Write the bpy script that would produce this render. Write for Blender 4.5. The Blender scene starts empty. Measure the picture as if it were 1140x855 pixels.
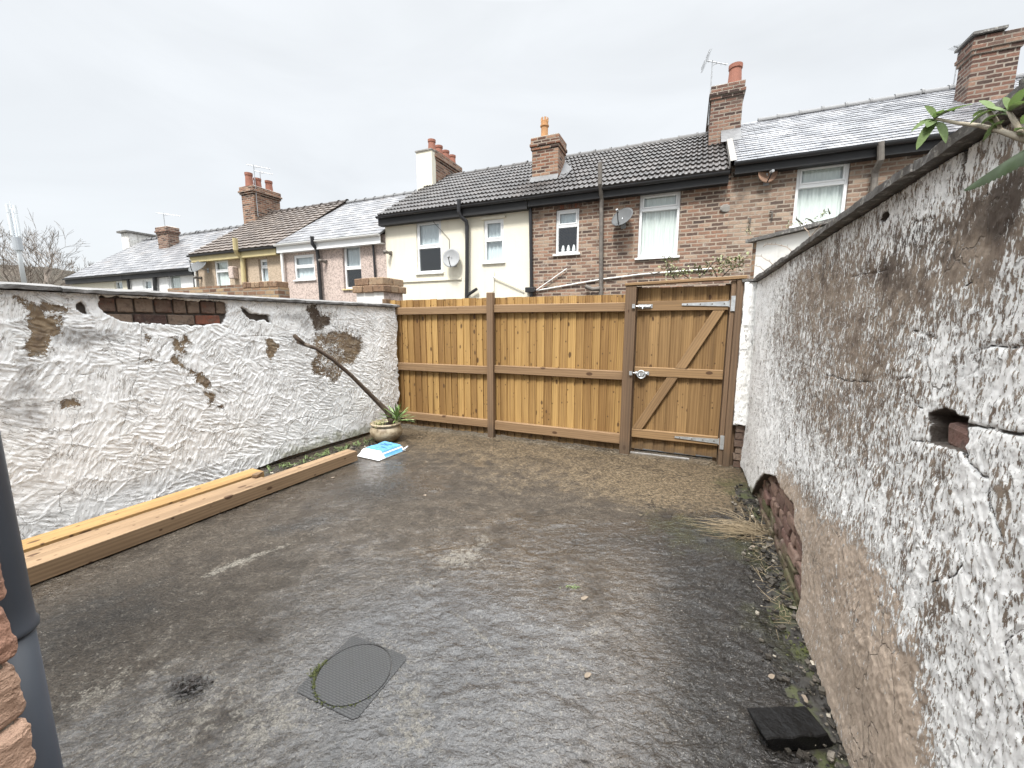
import bpy, math, random
import numpy as np
from mathutils import Vector, Matrix, noise as mnoise

random.seed(7)
D2R = math.radians
SC = bpy.context.scene
COL = SC.collection

# ------------------------------------------------------------------ camera, sky, sun, exposure
F_PX, PITCH, CAM_H = 450.0, math.atan(68 / 450.0), 1.5
cd = bpy.data.cameras.new('camera'); cam = bpy.data.objects.new('camera', cd); COL.objects.link(cam)
cd.sensor_width = 36.0; cd.lens = 36.0 * F_PX / 1140.0
cd.clip_start = 0.05; cd.clip_end = 3000
cam.location = (0, 0, CAM_H); cam.rotation_euler = (math.pi / 2 - PITCH, 0, 0)
SC.camera = cam
SUN_EL, SUN_AZ = D2R(58), D2R(205)          # azimuth clockwise from +Y (the way the camera looks)
W = bpy.data.worlds.new('World'); SC.world = W; W.use_nodes = True
nt = W.node_tree; nt.nodes.clear()
def wn(t, **k):
    n = nt.nodes.new(t)
    for a, b in k.items(): setattr(n, a, b)
    return n
out = wn('ShaderNodeOutputWorld'); bg = wn('ShaderNodeBackground'); bg.inputs['Strength'].default_value = 0.1
sky = wn('ShaderNodeTexSky', sky_type='NISHITA', sun_disc=False, sun_elevation=SUN_EL, sun_rotation=SUN_AZ)
tc = wn('ShaderNodeTexCoord'); sep = wn('ShaderNodeSeparateXYZ'); nt.links.new(tc.outputs['Generated'], sep.inputs[0])
mr = wn('ShaderNodeMapRange'); mr.inputs[1].default_value = 0.57; mr.inputs[2].default_value = 1.0
mr.inputs[3].default_value = 2.82; mr.inputs[4].default_value = 26.0
nt.links.new(sep.outputs['Z'], mr.inputs[0])
mp = wn('ShaderNodeMapping'); mp.inputs['Scale'].default_value = (1.0, 1.0, 3.2); nt.links.new(tc.outputs['Generated'], mp.inputs[0])
no = wn('ShaderNodeTexNoise'); no.inputs['Scale'].default_value = 2.1; no.inputs['Detail'].default_value = 5; no.inputs['Distortion'].default_value = 0.5
nt.links.new(mp.outputs[0], no.inputs['Vector'])
mr2 = wn('ShaderNodeMapRange'); mr2.inputs[1].default_value = 0.3; mr2.inputs[2].default_value = 0.7; mr2.inputs[3].default_value = 0.93; mr2.inputs[4].default_value = 1.06
nt.links.new(no.outputs['Fac'], mr2.inputs[0])
mu = wn('ShaderNodeMath', operation='MULTIPLY'); nt.links.new(mr.outputs[0], mu.inputs[0]); nt.links.new(mr2.outputs[0], mu.inputs[1])
tint = wn('ShaderNodeVectorMath', operation='SCALE'); tint.inputs[0].default_value = (0.95, 0.978, 1.0); nt.links.new(mu.outputs[0], tint.inputs['Scale'])
mx = wn('ShaderNodeMixRGB'); mx.inputs['Fac'].default_value = 0.95
nt.links.new(sky.outputs[0], mx.inputs['Color1']); nt.links.new(tint.outputs[0], mx.inputs['Color2'])
nt.links.new(mx.outputs[0], bg.inputs['Color']); nt.links.new(bg.outputs[0], out.inputs['Surface'])
sd = bpy.data.lights.new('sun', 'SUN'); sd.energy = 1.5; sd.angle = D2R(12); sd.color = (1.0, 0.97, 0.92)
so = bpy.data.objects.new('sun', sd); COL.objects.link(so)
sdir = Vector((math.sin(SUN_AZ) * math.cos(SUN_EL), math.cos(SUN_AZ) * math.cos(SUN_EL), math.sin(SUN_EL)))
so.rotation_euler = sdir.to_track_quat('Z', 'Y').to_euler(); so.location = (0, 0, 30)
vs = SC.view_settings; vs.view_transform = 'Standard'; vs.look = 'None'; vs.exposure = 1.75; vs.gamma = 1; vs.use_curve_mapping = False
SC.cycles.max_bounces = 6; SC.cycles.diffuse_bounces = 3; SC.cycles.glossy_bounces = 3; SC.cycles.transparent_max_bounces = 8; SC.cycles.caustics_reflective = False; SC.cycles.caustics_refractive = False
SC.render.resolution_x = 1024; SC.render.resolution_y = 768

# ------------------------------------------------------------------ survey helpers (photo pixel -> point on a known plane)
CP, SP = math.cos(PITCH), math.sin(PITCH)
def ray(u, v):
    x = (u - 570) / F_PX; z = -(v - 427.5) / F_PX
    return np.array([x, CP + z * SP, z * CP - SP])
def gnd(u, v, z0=0.0):
    d = ray(u, v); t = (z0 - CAM_H) / d[2]
    return np.array([0, 0, CAM_H]) + t * d
def at_depth(u, v, t):
    return np.array([0, 0, CAM_H]) + t * ray(u, v)
class Frame:
    """x along, y away from the yard side, z up"""
    def __init__(s, o, ang):
        s.o = np.array(o[:2], float); s.a = ang
        s.ax = np.array([math.cos(ang), math.sin(ang)]); s.ay = np.array([-math.sin(ang), math.cos(ang)])
    def hit(s, u, v, off=0.0):
        d = ray(u, v); t = ((s.o + s.ay * off) @ s.ay) / (d[:2] @ s.ay)
        p = np.array([0, 0, CAM_H]) + t * d
        return float((p[:2] - s.o) @ s.ax), float(p[2])
    def hit_side(s, u, v, sx):
        d = ray(u, v); t = ((s.o + s.ax * sx) @ s.ax) / (d[:2] @ s.ax)
        p = np.array([0, 0, CAM_H]) + t * d
        return float((p[:2] - s.o) @ s.ay), float(p[2])
    def hit_slope(s, u, v, y0, z0, y1, z1):
        c = np.array([0, 0, CAM_H]); d = ray(u, v)
        k = (z1 - z0) / (y1 - y0)
        cy, dy = (c[:2] - s.o) @ s.ay, d[:2] @ s.ay
        t = (z0 + k * (cy - y0) - c[2]) / (d[2] - k * dy)
        p = c + t * d
        return float((p[:2] - s.o) @ s.ax), float((p[:2] - s.o) @ s.ay), float(p[2])
    def local(s, p):
        q = np.array(p[:2]) - s.o
        return float(q @ s.ax), float(q @ s.ay), float(p[2]) if len(p) > 2 else 0.0
    def world(s, x, y, z=0.0):
        q = s.o + s.ax * x + s.ay * y
        return (float(q[0]), float(q[1]), z)

# ------------------------------------------------------------------ numpy noise
def _h(ix, iy, s):
    n = (ix.astype(np.int64) * 374761393 + iy.astype(np.int64) * 668265263 + s * 974634777) & 0xffffffff
    n = ((n ^ (n >> 13)) * 1274126177) & 0xffffffff
    n = ((n ^ (n >> 16)) * 2246822519) & 0xffffffff
    return ((n ^ (n >> 15)) & 0xffffff) / float(0xffffff)
def vnoise(x, y, s=0):
    ix, iy = np.floor(x), np.floor(y); fx, fy = x - ix, y - iy
    fx = fx * fx * (3 - 2 * fx); fy = fy * fy * (3 - 2 * fy)
    a, b, c, d = _h(ix, iy, s), _h(ix + 1, iy, s), _h(ix, iy + 1, s), _h(ix + 1, iy + 1, s)
    return a + (b - a) * fx + (c - a) * fy + (a - b - c + d) * fx * fy
def fbm(x, y, s=0, o=4):
    r = np.zeros_like(x, dtype=float); a = 0.5; t = 0
    for k in range(o):
        r += a * vnoise(x, y, s + k * 17); t += a; a *= 0.5; x = x * 2.03 + 3.1; y = y * 2.03 + 7.7
    return r / t
def cells(x, y, size, s=0):
    """nearest jittered cell: distance, second distance, random value, random value 2"""
    gx, gy = np.floor(x / size), np.floor(y / size)
    d1 = np.full(x.shape, 9e9); d2 = d1.copy(); r1 = np.zeros(x.shape); r2 = r1.copy()
    for i in (-1, 0, 1):
        for j in (-1, 0, 1):
            cx, cy = gx + i, gy + j
            px = (cx + _h(cx, cy, s)) * size; py = (cy + _h(cx, cy, s + 5)) * size
            d = np.hypot(x - px, y - py)
            nearer = d < d1
            d2 = np.where(nearer, d1, np.minimum(d2, d))
            r1 = np.where(nearer, _h(cx, cy, s + 9), r1); r2 = np.where(nearer, _h(cx, cy, s + 13), r2)
            d1 = np.where(nearer, d, d1)
    return d1, d2, r1, r2
def smooth(a, b, x):
    t = np.clip((x - a) / (b - a), 0, 1); return t * t * (3 - 2 * t)
def poly_dist(x, y, pts):
    d = np.full(x.shape, 9e9)
    for (ax, ay), (bx, by) in zip(pts[:-1], pts[1:]):
        vx, vy = bx - ax, by - ay; L = vx * vx + vy * vy + 1e-12
        t = np.clip(((x - ax) * vx + (y - ay) * vy) / L, 0, 1)
        d = np.minimum(d, np.hypot(x - ax - t * vx, y - ay - t * vy))
    return d
def poly_sd(x, y, pts):
    """positive inside"""
    d = poly_dist(x, y, list(pts) + [pts[0]]); ins = np.zeros(x.shape, bool)
    n = len(pts)
    for i in range(n):
        (x0, y0), (x1, y1) = pts[i], pts[(i + 1) % n]
        if y0 == y1: continue
        c = ((y0 > y) != (y1 > y)) & (x < (x1 - x0) * (y - y0) / (y1 - y0) + x0)
        ins ^= c
    return np.where(ins, d, -d)

# ------------------------------------------------------------------ mesh builder
class MB:
    def __init__(s): s.v = []; s.f = []; s.r = []; s.cur = 0.5
    def add(s, vs, fs):
        b = len(s.v); s.v += [tuple(map(float, p)) for p in vs]; s.r += [s.cur] * len(vs)
        s.f += [tuple(b + i for i in f) for f in fs]
    def box(s, x0, x1, y0, y1, z0, z1, jit=0.0):
        j = (lambda: random.uniform(-jit, jit)) if jit else (lambda: 0.0)
        P = [(x + j(), y + j(), z + j()) for z in (z0, z1) for y in (y0, y1) for x in (x0, x1)]
        s.add(P, [(0, 2, 3, 1), (4, 5, 7, 6), (0, 1, 5, 4), (2, 6, 7, 3), (0, 4, 6, 2), (1, 3, 7, 5)])
    def obox(s, c, hx, hy, hz, m=None):
        m = m or Matrix.Identity(3); c = Vector(c)
        P = [c + m @ Vector((a * hx, b * hy, e * hz)) for e in (-1, 1) for b in (-1, 1) for a in (-1, 1)]
        s.add(P, [(0, 2, 3, 1), (4, 5, 7, 6), (0, 1, 5, 4), (2, 6, 7, 3), (0, 4, 6, 2), (1, 3, 7, 5)])
    def quad(s, *p): s.add(p, [tuple(range(len(p)))])
    def prism(s, poly, axis, a, b):
        """poly of 2D points extruded along axis from a to b"""
        n = len(poly)
        def mk(p, t):
            return {'x': (t, p[0], p[1]), 'y': (p[0], t, p[1]), 'z': (p[0], p[1], t)}[axis]
        V = [mk(p, a) for p in poly] + [mk(p, b) for p in poly]
        Fs = [tuple(range(n))[::-1], tuple(range(n, 2 * n))] + [(i, (i + 1) % n, n + (i + 1) % n, n + i) for i in range(n)]
        s.add(V, Fs)
    def path(s, pts, rad, n=8, cap=True):
        pts = [Vector(p) for p in pts]; m = len(pts)
        if not hasattr(rad, '__len__'): rad = [rad] * m
        V = []; up = None
        for i, p in enumerate(pts):
            t = (pts[min(i + 1, m - 1)] - pts[max(i - 1, 0)])
            t = t.normalized() if t.length > 1e-9 else Vector((0, 0, 1))
            if up is None: up = t.orthogonal().normalized()
            up = (up - t * up.dot(t)); up = up.normalized() if up.length > 1e-6 else t.orthogonal().normalized()
            w = t.cross(up)
            for k in range(n):
                a = 2 * math.pi * k / n
                V.append(p + (up * math.cos(a) + w * math.sin(a)) * rad[i])
        Fs = [(i * n + k, i * n + (k + 1) % n, (i + 1) * n + (k + 1) % n, (i + 1) * n + k) for i in range(m - 1) for k in range(n)]
        if cap: Fs += [tuple(range(n))[::-1], tuple((m - 1) * n + k for k in range(n))]
        s.add(V, Fs)
    def lathe(s, prof, c=(0, 0, 0), n=24, jit=0.0):
        V = []; m = len(prof)
        for r, z in prof:
            for k in range(n):
                a = 2 * math.pi * k / n
                V.append((c[0] + r * math.cos(a), c[1] + r * math.sin(a), c[2] + z))
        Fs = [(i * n + k, i * n + (k + 1) % n, (i + 1) * n + (k + 1) % n, (i + 1) * n + k) for i in range(m - 1) for k in range(n)]
        Fs += [tuple(range(n))[::-1], tuple((m - 1) * n + k for k in range(n))]
        s.add(V, Fs)
    def leaf(s, p, d, L, w, up=(0, 0, 1), droop=0.3, fold=0.25, seg=6):
        p = Vector(p); d = Vector(d).normalized(); up = Vector(up)
        side = d.cross(up); side = side.normalized() if side.length > 1e-5 else d.orthogonal().normalized()
        nrm = side.cross(d).normalized()
        V = []; Fs = []
        for i in range(seg + 1):
            t = i / seg
            c = p + d * (L * t) - Vector((0, 0, 1)) * (droop * L * t * t)
            ww = w * (math.sin(math.pi * min(1, t * 0.9 + 0.06)) ** 0.8) * (1 if i < seg else 0.02)
            V += [c - side * ww * 0.5 + nrm * ww * fold, c, c + side * ww * 0.5 + nrm * ww * fold]
            if i:
                b = (i - 1) * 3
                Fs += [(b, b + 1, b + 4, b + 3), (b + 1, b + 2, b + 5, b + 4)]
        s.add(V, Fs)
    def build(s, name, mat, parent=None, smooth=False, bevel=0.0, seg=1, loc=None, rot=None):
        me = bpy.data.meshes.new(name); me.from_pydata(s.v, [], s.f); me.update()
        at = me.attributes.new('rnd', 'FLOAT', 'POINT'); at.data.foreach_set('value', np.array(s.r, dtype=np.float32))
        if smooth: me.polygons.foreach_set('use_smooth', [True] * len(me.polygons))
        o = bpy.data.objects.new(name, me); COL.objects.link(o)
        if mat: me.materials.append(mat)
        if parent: o.parent = parent
        if loc is not None: o.location = loc
        if rot is not None: o.rotation_euler = rot
        if bevel:
            b = o.modifiers.new('bevel', 'BEVEL'); b.width = bevel; b.segments = seg; b.limit_method = 'ANGLE'; b.angle_limit = D2R(40)
        return o
def grid_mesh(name, X, Y, Z, attrs, mat, parent=None, skirt=None):
    """structured grid (rows, cols); optional skirt vector pushes a copied border back"""
    r, c = X.shape
    V = np.stack([X.ravel(), Y.ravel(), Z.ravel()], 1)
    idx = np.arange(r * c).reshape(r, c)
    Q = np.stack([idx[:-1, :-1].ravel(), idx[:-1, 1:].ravel(), idx[1:, 1:].ravel(), idx[1:, :-1].ravel()], 1)
    if skirt is not None:
        loop = np.concatenate([idx[0, :], idx[1:, -1], idx[-1, -2::-1], idx[-2:0:-1, 0]])
        b = len(V); S = V[loop].copy()
        for k in range(3):
            if skirt[k] is not None: S[:, k] = skirt[k]
        V = np.concatenate([V, S]); n = len(loop); a = np.arange(n)
        Q = np.concatenate([Q, np.stack([loop, b + a, b + (a + 1) % n, loop[(a + 1) % n]], 1)])
        attrs = {k: np.concatenate([np.asarray(x).ravel(), np.asarray(x).ravel()[loop]]) for k, x in attrs.items()}
    me = bpy.data.meshes.new(name)
    me.vertices.add(len(V)); me.vertices.foreach_set('co', V.astype(np.float32).ravel())
    me.loops.add(Q.size); me.loops.foreach_set('vertex_index', Q.astype(np.int32).ravel())
    me.polygons.add(len(Q)); me.polygons.foreach_set('loop_start', np.arange(0, Q.size, 4, dtype=np.int32))
    me.update(calc_edges=True); me.validate()
    me.polygons.foreach_set('use_smooth', np.ones(len(me.polygons), bool))
    for k, x in attrs.items():
        a = me.attributes.new(k, 'FLOAT', 'POINT'); a.data.foreach_set('value', np.asarray(x, dtype=np.float32).ravel())
    o = bpy.data.objects.new(name, me); COL.objects.link(o); me.materials.append(mat)
    if parent: o.parent = parent
    return o
def empty(name, label, cat, loc=(0, 0, 0), rz=0.0, group=None):
    o = bpy.data.objects.new(name, None); COL.objects.link(o); o.empty_display_size = 0.2
    o.location = loc; o.rotation_euler = (0, 0, rz); tag(o, label, cat, group); return o
def tag(o, label=None, cat=None, group=None, kind=None):
    if label: o['label'] = label
    if cat: o['category'] = cat
    if group: o['group'] = group
    if kind: o['kind'] = kind
    return o

# ------------------------------------------------------------------ material helper
class M:
    def __init__(s, name):
        s.m = bpy.data.materials.new(name); s.m.use_nodes = True; s.t = s.m.node_tree; s.t.nodes.clear()
        s.out = s.n('ShaderNodeOutputMaterial'); s.bsdf = s.n('ShaderNodeBsdfPrincipled'); s.l(s.bsdf.outputs[0], s.out.inputs['Surface'])
    def n(s, t, **k):
        x = s.t.nodes.new(t)
        for a, b in k.items(): setattr(x, a, b)
        return x
    def l(s, a, b): s.t.links.new(a, b)
    def set(s, node, key, val):
        i = node.inputs[key]
        if hasattr(val, 'is_linked'): s.l(val, i)
        else: i.default_value = val if not (isinstance(val, tuple) and len(val) == 3 and i.type == 'RGBA') else (*val, 1)
    def coord(s, scale=(1, 1, 1), off=None, src='Object'):
        c = s.n('ShaderNodeTexCoord').outputs[src]
        if off is not None:
            a = s.n('ShaderNodeVectorMath', operation='ADD'); s.l(c, a.inputs[0]); s.set(a, 1, off); c = a.outputs[0]
        m = s.n('ShaderNodeMapping'); m.inputs['Scale'].default_value = scale; s.l(c, m.inputs[0]); return m.outputs[0]
    def noise(s, vec, scale=5, detail=4, rough=0.55, dist=0.0, out='Fac'):
        x = s.n('ShaderNodeTexNoise'); s.l(vec, x.inputs['Vector']); s.set(x, 'Scale', scale); s.set(x, 'Detail', detail); s.set(x, 'Roughness', rough); s.set(x, 'Distortion', dist)
        return x.outputs[out]
    def voro(s, vec, scale=5, feat='F1', out='Distance', rnd=1.0):
        x = s.n('ShaderNodeTexVoronoi', feature=feat); s.l(vec, x.inputs['Vector']); s.set(x, 'Scale', scale); s.set(x, 'Randomness', rnd); return x.outputs[out]
    def attr(s, name): return s.n('ShaderNodeAttribute', attribute_name=name).outputs['Fac']
    def math(s, op, a, b=0.0, c=None):
        x = s.n('ShaderNodeMath', operation=op); s.set(x, 0, a); s.set(x, 1, b)
        if c is not None: s.set(x, 2, c)
        return x.outputs[0]
    def ss(s, v, a, b, lo=0.0, hi=1.0):
        x = s.n('ShaderNodeMapRange', interpolation_type='SMOOTHSTEP'); s.set(x, 0, v); s.set(x, 1, a); s.set(x, 2, b); s.set(x, 3, lo); s.set(x, 4, hi); return x.outputs[0]
    def lin(s, v, a, b, lo=0.0, hi=1.0):
        x = s.n('ShaderNodeMapRange'); s.set(x, 0, v); s.set(x, 1, a); s.set(x, 2, b); s.set(x, 3, lo); s.set(x, 4, hi); return x.outputs[0]
    def mix(s, f, a, b, mode='MIX'):
        x = s.n('ShaderNodeMixRGB', blend_type=mode); s.set(x, 'Fac', f); s.set(x, 'Color1', a); s.set(x, 'Color2', b); return x.outputs[0]
    def ramp(s, f, stops, mode='LINEAR'):
        x = s.n('ShaderNodeValToRGB'); s.l(f, x.inputs[0]); cr = x.color_ramp; cr.interpolation = mode
        while len(cr.elements) < len(stops): cr.elements.new(0.5)
        for e, (p, c) in zip(cr.elements, stops): e.position = p; e.color = (*c, 1)
        return x.outputs[0]
    def bump(s, h, strength=0.5, dist=0.01, nrm=None):
        x = s.n('ShaderNodeBump'); s.l(h, x.inputs['Height']); s.set(x, 'Strength', strength); s.set(x, 'Distance', dist)
        if nrm: s.l(nrm, x.inputs['Normal'])
        return x.outputs[0]
    def fin(s, col=None, rough=None, nrm=None, spec=None, metal=None):
        b = s.bsdf
        if col is not None: s.set(b, 'Base Color', col)
        if rough is not None: s.set(b, 'Roughness', rough)
        if nrm is not None: s.l(nrm, b.inputs['Normal'])
        if spec is not None: s.set(b, 'Specular IOR Level', spec)
        if metal is not None: s.set(b, 'Metallic', metal)
        return s.m
def simple(name, col, rough=0.6, var=0.12, scale=8.0, spec=0.5, metal=0.0, bump=0.0):
    m = M(name); c = m.coord(); n = m.noise(c, scale, 5)
    k = m.lin(n, 0.25, 0.75, 1 - var, 1 + var)
    v = m.n('ShaderNodeVectorMath', operation='SCALE'); v.inputs[0].default_value = col; m.l(k, v.inputs['Scale'])
    nr = m.bump(m.noise(c, scale * 6, 4), bump, 0.01) if bump else None
    return m.fin(v.outputs[0], m.lin(n, 0.2, 0.8, max(0.02, rough - 0.1), min(1, rough + 0.1)), nr, spec, metal)

def wood(name, light, dark, axis='z', rough=0.7, knot=0.5, kcol=(0.05, 0.022, 0.01), vary=0.5, grain=1.0, small=0.0):
    m = M(name); r = m.attr('rnd')
    off = m.n('ShaderNodeCombineXYZ'); k = m.math('MULTIPLY', r, 37.0); m.l(k, off.inputs[0]); m.l(k, off.inputs[1]); m.l(k, off.inputs[2])
    al, ac = 0.55, 9.0
    S = {'z': (ac, ac, al), 'x': (al, ac, ac), 'y': (ac, al, ac)}[axis]
    c = m.coord(S, off.outputs[0])
    big = m.noise(c, 1.0, 3, 0.5, 0.6); fine = m.noise(c, 6.0, 4, 0.6, 0.4)
    ring = m.n('ShaderNodeTexWave', wave_type='BANDS', bands_direction={'z': 'X', 'x': 'Z', 'y': 'X'}[axis]); m.l(c, ring.inputs['Vector'])
    m.set(ring, 'Scale', 1.3); m.set(ring, 'Distortion', 7.0); m.set(ring, 'Detail', 3.0); m.set(ring, 'Detail Scale', 1.2)
    f = m.math('ADD', m.math('MULTIPLY', big, 0.5), m.math('MULTIPLY', fine, 0.3)); f = m.math('ADD', f, m.math('MULTIPLY', ring.outputs['Fac'], 0.16 * grain))
    f = m.math('ADD', f, m.math('MULTIPLY', m.math('SUBTRACT', r, 0.5), vary))
    col = m.ramp(f, [(0.26, dark), (0.5, tuple(a * 0.5 + b * 0.5 for a, b in zip(light, dark))), (0.72, light)])
    KS = {'z': (5.0, 5.0, 2.6), 'x': (2.6, 5.0, 5.0), 'y': (5.0, 2.6, 5.0)}[axis]
    kc = m.coord(KS, off.outputs[0]); kd = m.n('ShaderNodeTexVoronoi', feature='F1'); m.l(kc, kd.inputs['Vector']); m.set(kd, 'Scale', 2.0)
    kr = m.n('ShaderNodeSeparateColor'); m.l(kd.outputs['Color'], kr.inputs[0])
    rad = m.math('ADD', m.math('MULTIPLY', m.ss(kr.outputs[0], 1 - knot, 1.0), 0.13), 0.085)
    wob = m.math('ADD', kd.outputs['Distance'], m.math('MULTIPLY', m.math('SUBTRACT', m.noise(kc, 5, 2), 0.5), 0.13))
    km = m.ss(m.math('SUBTRACT', wob, rad), -0.05, 0.015, 1.0, 0.0)
    km = m.math('MULTIPLY', km, m.ss(kr.outputs[0], 1 - knot, 1 - knot + 0.05))
    col = m.mix(m.math('MULTIPLY', km, 0.85), col, kcol)
    if small:
        k2 = m.n('ShaderNodeTexVoronoi', feature='F1'); m.l(m.coord({'z': (8., 8., 6.), 'x': (6., 8., 8.), 'y': (8., 6., 8.)}[axis], off.outputs[0]), k2.inputs['Vector']); m.set(k2, 'Scale', 2.6)
        k3 = m.n('ShaderNodeSeparateColor'); m.l(k2.outputs['Color'], k3.inputs[0]); cl = m.ss(m.noise(kc, 0.5, 2), 0.40, 0.60)
        q = m.math('MULTIPLY', m.ss(k2.outputs['Distance'], 0.10, 0.24, 1, 0), m.ss(m.math('ADD', k3.outputs[0], m.math('MULTIPLY', cl, small)), 0.92, 0.98)); col = m.mix(m.math('MULTIPLY', q, 0.85), col, kcol)
        st_ = m.ss(m.noise(m.coord({'z': (14., 14., .35), 'x': (.35, 14., 14.), 'y': (14., .35, 14.)}[axis], off.outputs[0]), 1.0, 3), 0.58, 0.75); col = m.mix(m.math('MULTIPLY', st_, 0.45), col, tuple(x * 0.45 for x in dark))
    if axis == 'z':   # splashed dirt at the foot of upright timber
        sz_ = m.n('ShaderNodeSeparateXYZ'); m.l(m.n('ShaderNodeTexCoord').outputs['Object'], sz_.inputs[0])
        fd = m.ss(m.math('SUBTRACT', sz_.outputs[2], m.math('MULTIPLY', m.noise(m.coord((3, 3, 1)), 3.0, 5), 0.34)), -.10, .04, 1, 0); col = m.mix(m.math('MULTIPLY', fd, .6), col, (.075, .055, .038))
    n = m.bump(m.math('ADD', fine, m.math('MULTIPLY', big, 0.6)), 0.35, 0.004)
    return m.fin(col, m.lin(fine, 0.3, 0.7, rough - 0.12, rough + 0.12), n, 0.35)

def brickmat(name, stops, mortar, width=0.232, row=0.0765, patch=0.3, rough=0.85, msize=0.011, bump=0.7, white=0.0):
    m = M(name); c = m.n('ShaderNodeTexCoord').outputs['Object']; sp = m.n('ShaderNodeSeparateXYZ'); m.l(c, sp.inputs[0])
    cb = m.n('ShaderNodeCombineXYZ'); m.l(m.math('ADD', sp.outputs[0], sp.outputs[1]), cb.inputs[0]); m.l(sp.outputs[2], cb.inputs[1])
    wob = m.noise(c, 14, 3, out='Color'); wv = m.n('ShaderNodeVectorMath', operation='SUBTRACT'); m.l(wob, wv.inputs[0]); wv.inputs[1].default_value = (.5, .5, .5)
    ws = m.n('ShaderNodeVectorMath', operation='SCALE'); m.l(wv.outputs[0], ws.inputs[0]); ws.inputs['Scale'].default_value = 0.024
    ad = m.n('ShaderNodeVectorMath', operation='ADD'); m.l(cb.outputs[0], ad.inputs[0]); m.l(ws.outputs[0], ad.inputs[1])
    b = m.n('ShaderNodeTexBrick'); m.l(ad.outputs[0], b.inputs['Vector'])
    for k, v in (('Scale', 1.0), ('Brick Width', width), ('Row Height', row), ('Mortar Size', msize), ('Mortar Smooth', 0.25), ('Bias', 0.0)): m.set(b, k, v)
    m.set(b, 'Color1', (0, 0, 0)); m.set(b, 'Color2', (1, 1, 1)); m.set(b, 'Mortar', (0.5, 0.5, 0.5))
    f = m.math('ADD', b.outputs['Color'], m.math('MULTIPLY', m.math('SUBTRACT', m.noise(c, 0.9, 4), 0.5), patch * 2.4))
    f = m.math('ADD', f, m.math('MULTIPLY', m.math('SUBTRACT', m.noise(c, 22, 5, 0.7), 0.5), 0.8))
    col = m.ramp(f, stops)
    mort = m.mix(m.noise(c, 3.0, 5), tuple(x * 0.55 for x in mortar), tuple(min(1, x * 1.25) for x in mortar))
    col = m.mix(b.outputs['Fac'], col, mort)
    soot = m.ss(m.noise(c, 2.2, 6, 0.65), 0.52, 0.72)
    col = m.mix(m.math('MULTIPLY', soot, 0.6), col, (0.10, 0.075, 0.06))
    if white: col = m.mix(m.math('MULTIPLY', m.ss(m.noise(c, 5, 5, 0.7), 0.55, 0.7), white), col, (0.55, 0.52, 0.47))
    h = m.math('SUBTRACT', m.math('MULTIPLY', m.noise(c, 40, 4), 0.4), b.outputs['Fac'])
    return m.fin(col, rough, m.bump(h, bump, 0.012), 0.25)

MAT = {}
MAT['board'] = wood('featheredge_board', (0.43, 0.268, 0.098), (0.185, 0.10, 0.034), 'z', knot=0.6, vary=0.38, small=0.65)
MAT['rail'] = wood('sawn_rail', (0.28, 0.18, 0.097), (0.15, 0.091, 0.048), 'x', knot=0.3, vary=0.2)
MAT['post'] = wood('sawn_post', (0.20, 0.128, 0.075), (0.10, 0.064, 0.039), 'z', knot=0.4, vary=0.2)
MAT['gateboard'] = wood('gate_board', (0.32, 0.198, 0.083), (0.15, 0.085, 0.034), 'z', knot=0.5, vary=0.25, small=0.3)
MAT['gaterail'] = wood('gate_rail', (0.30, 0.188, 0.09), (0.16, 0.097, 0.048), 'x', knot=0.4, vary=0.2)
MAT['beam'] = wood('sawn_beam', (0.25, 0.168, 0.098), (0.105, 0.066, 0.037), 'x', knot=0.8, small=0.5, vary=0.5)
MAT['beam_yellow'] = wood('yellow_beam', (0.34, 0.212, 0.085), (0.17, 0.098, 0.038), 'x', knot=0.7, small=0.45, vary=0.2)
MAT['galv'] = simple('galvanised_steel', (0.55, 0.57, 0.58), 0.42, 0.18, 30, 0.5, 0.75)
MAT['upvc'] = simple('white_upvc', (0.80, 0.81, 0.81), 0.35, 0.03, 3)
MAT['black'] = simple('black_plastic', (0.018, 0.018, 0.02), 0.38, 0.2, 5)
MAT['blackpaint'] = simple('black_painted_timber', (0.012, 0.012, 0.013), 0.6, 0.2, 5)
MAT['iron'] = simple('old_iron_pipe', (0.13, 0.115, 0.10), 0.65, 0.4, 12)
MAT['greypipe'] = simple('slate_grey_pipe', (0.045, 0.052, 0.065), 0.42, 0.12, 4, 0.5)
MAT['whitepipe'] = simple('white_pipe', (0.75, 0.75, 0.73), 0.4, 0.08, 5)
MAT['yellowpaint'] = simple('yellow_paint', (0.50, 0.42, 0.225), 0.6, 0.1, 4)
MAT['terracotta'] = simple('terracotta', (0.26, 0.105, 0.07), 0.8, 0.2, 6)
MAT['buffpot'] = simple('buff_clay', (0.42, 0.22, 0.095), 0.8, 0.2, 6)
MAT['lead'] = simple('lead_flashing', (0.12, 0.12, 0.122), 0.6, 0.3, 8)
MAT['dishgrey'] = simple('grey_dish', (0.085, 0.088, 0.09), 0.7, 0.15, 6)
MAT['dishlight'] = simple('pale_dish', (0.27, 0.275, 0.28), 0.65, 0.15, 6)
MAT['dishbrown'] = simple('rusty_dish', (0.25, 0.15, 0.10), 0.75, 0.3, 9)
MAT['alu'] = simple('aluminium', (0.35, 0.36, 0.37), 0.45, 0.2, 10, 0.5, 0.5)
MAT['sky_reflection'] = simple('pale_sky_reflection', (0.66, 0.72, 0.75), 0.8, 0.05, 2)  # pale sheet behind panes; its colour stands in for reflected sky
MAT['room'] = simple('dim_room', (0.06, 0.06, 0.065), 0.9, 0.3, 3)
MAT['soil'] = simple('dark_soil', (0.03, 0.022, 0.015), 0.9, 0.4, 30, bump=0.6)
MAT['mortar'] = simple('cement_fillet', (0.24, 0.225, 0.205), 0.9, 0.25, 12, bump=0.4)
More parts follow.
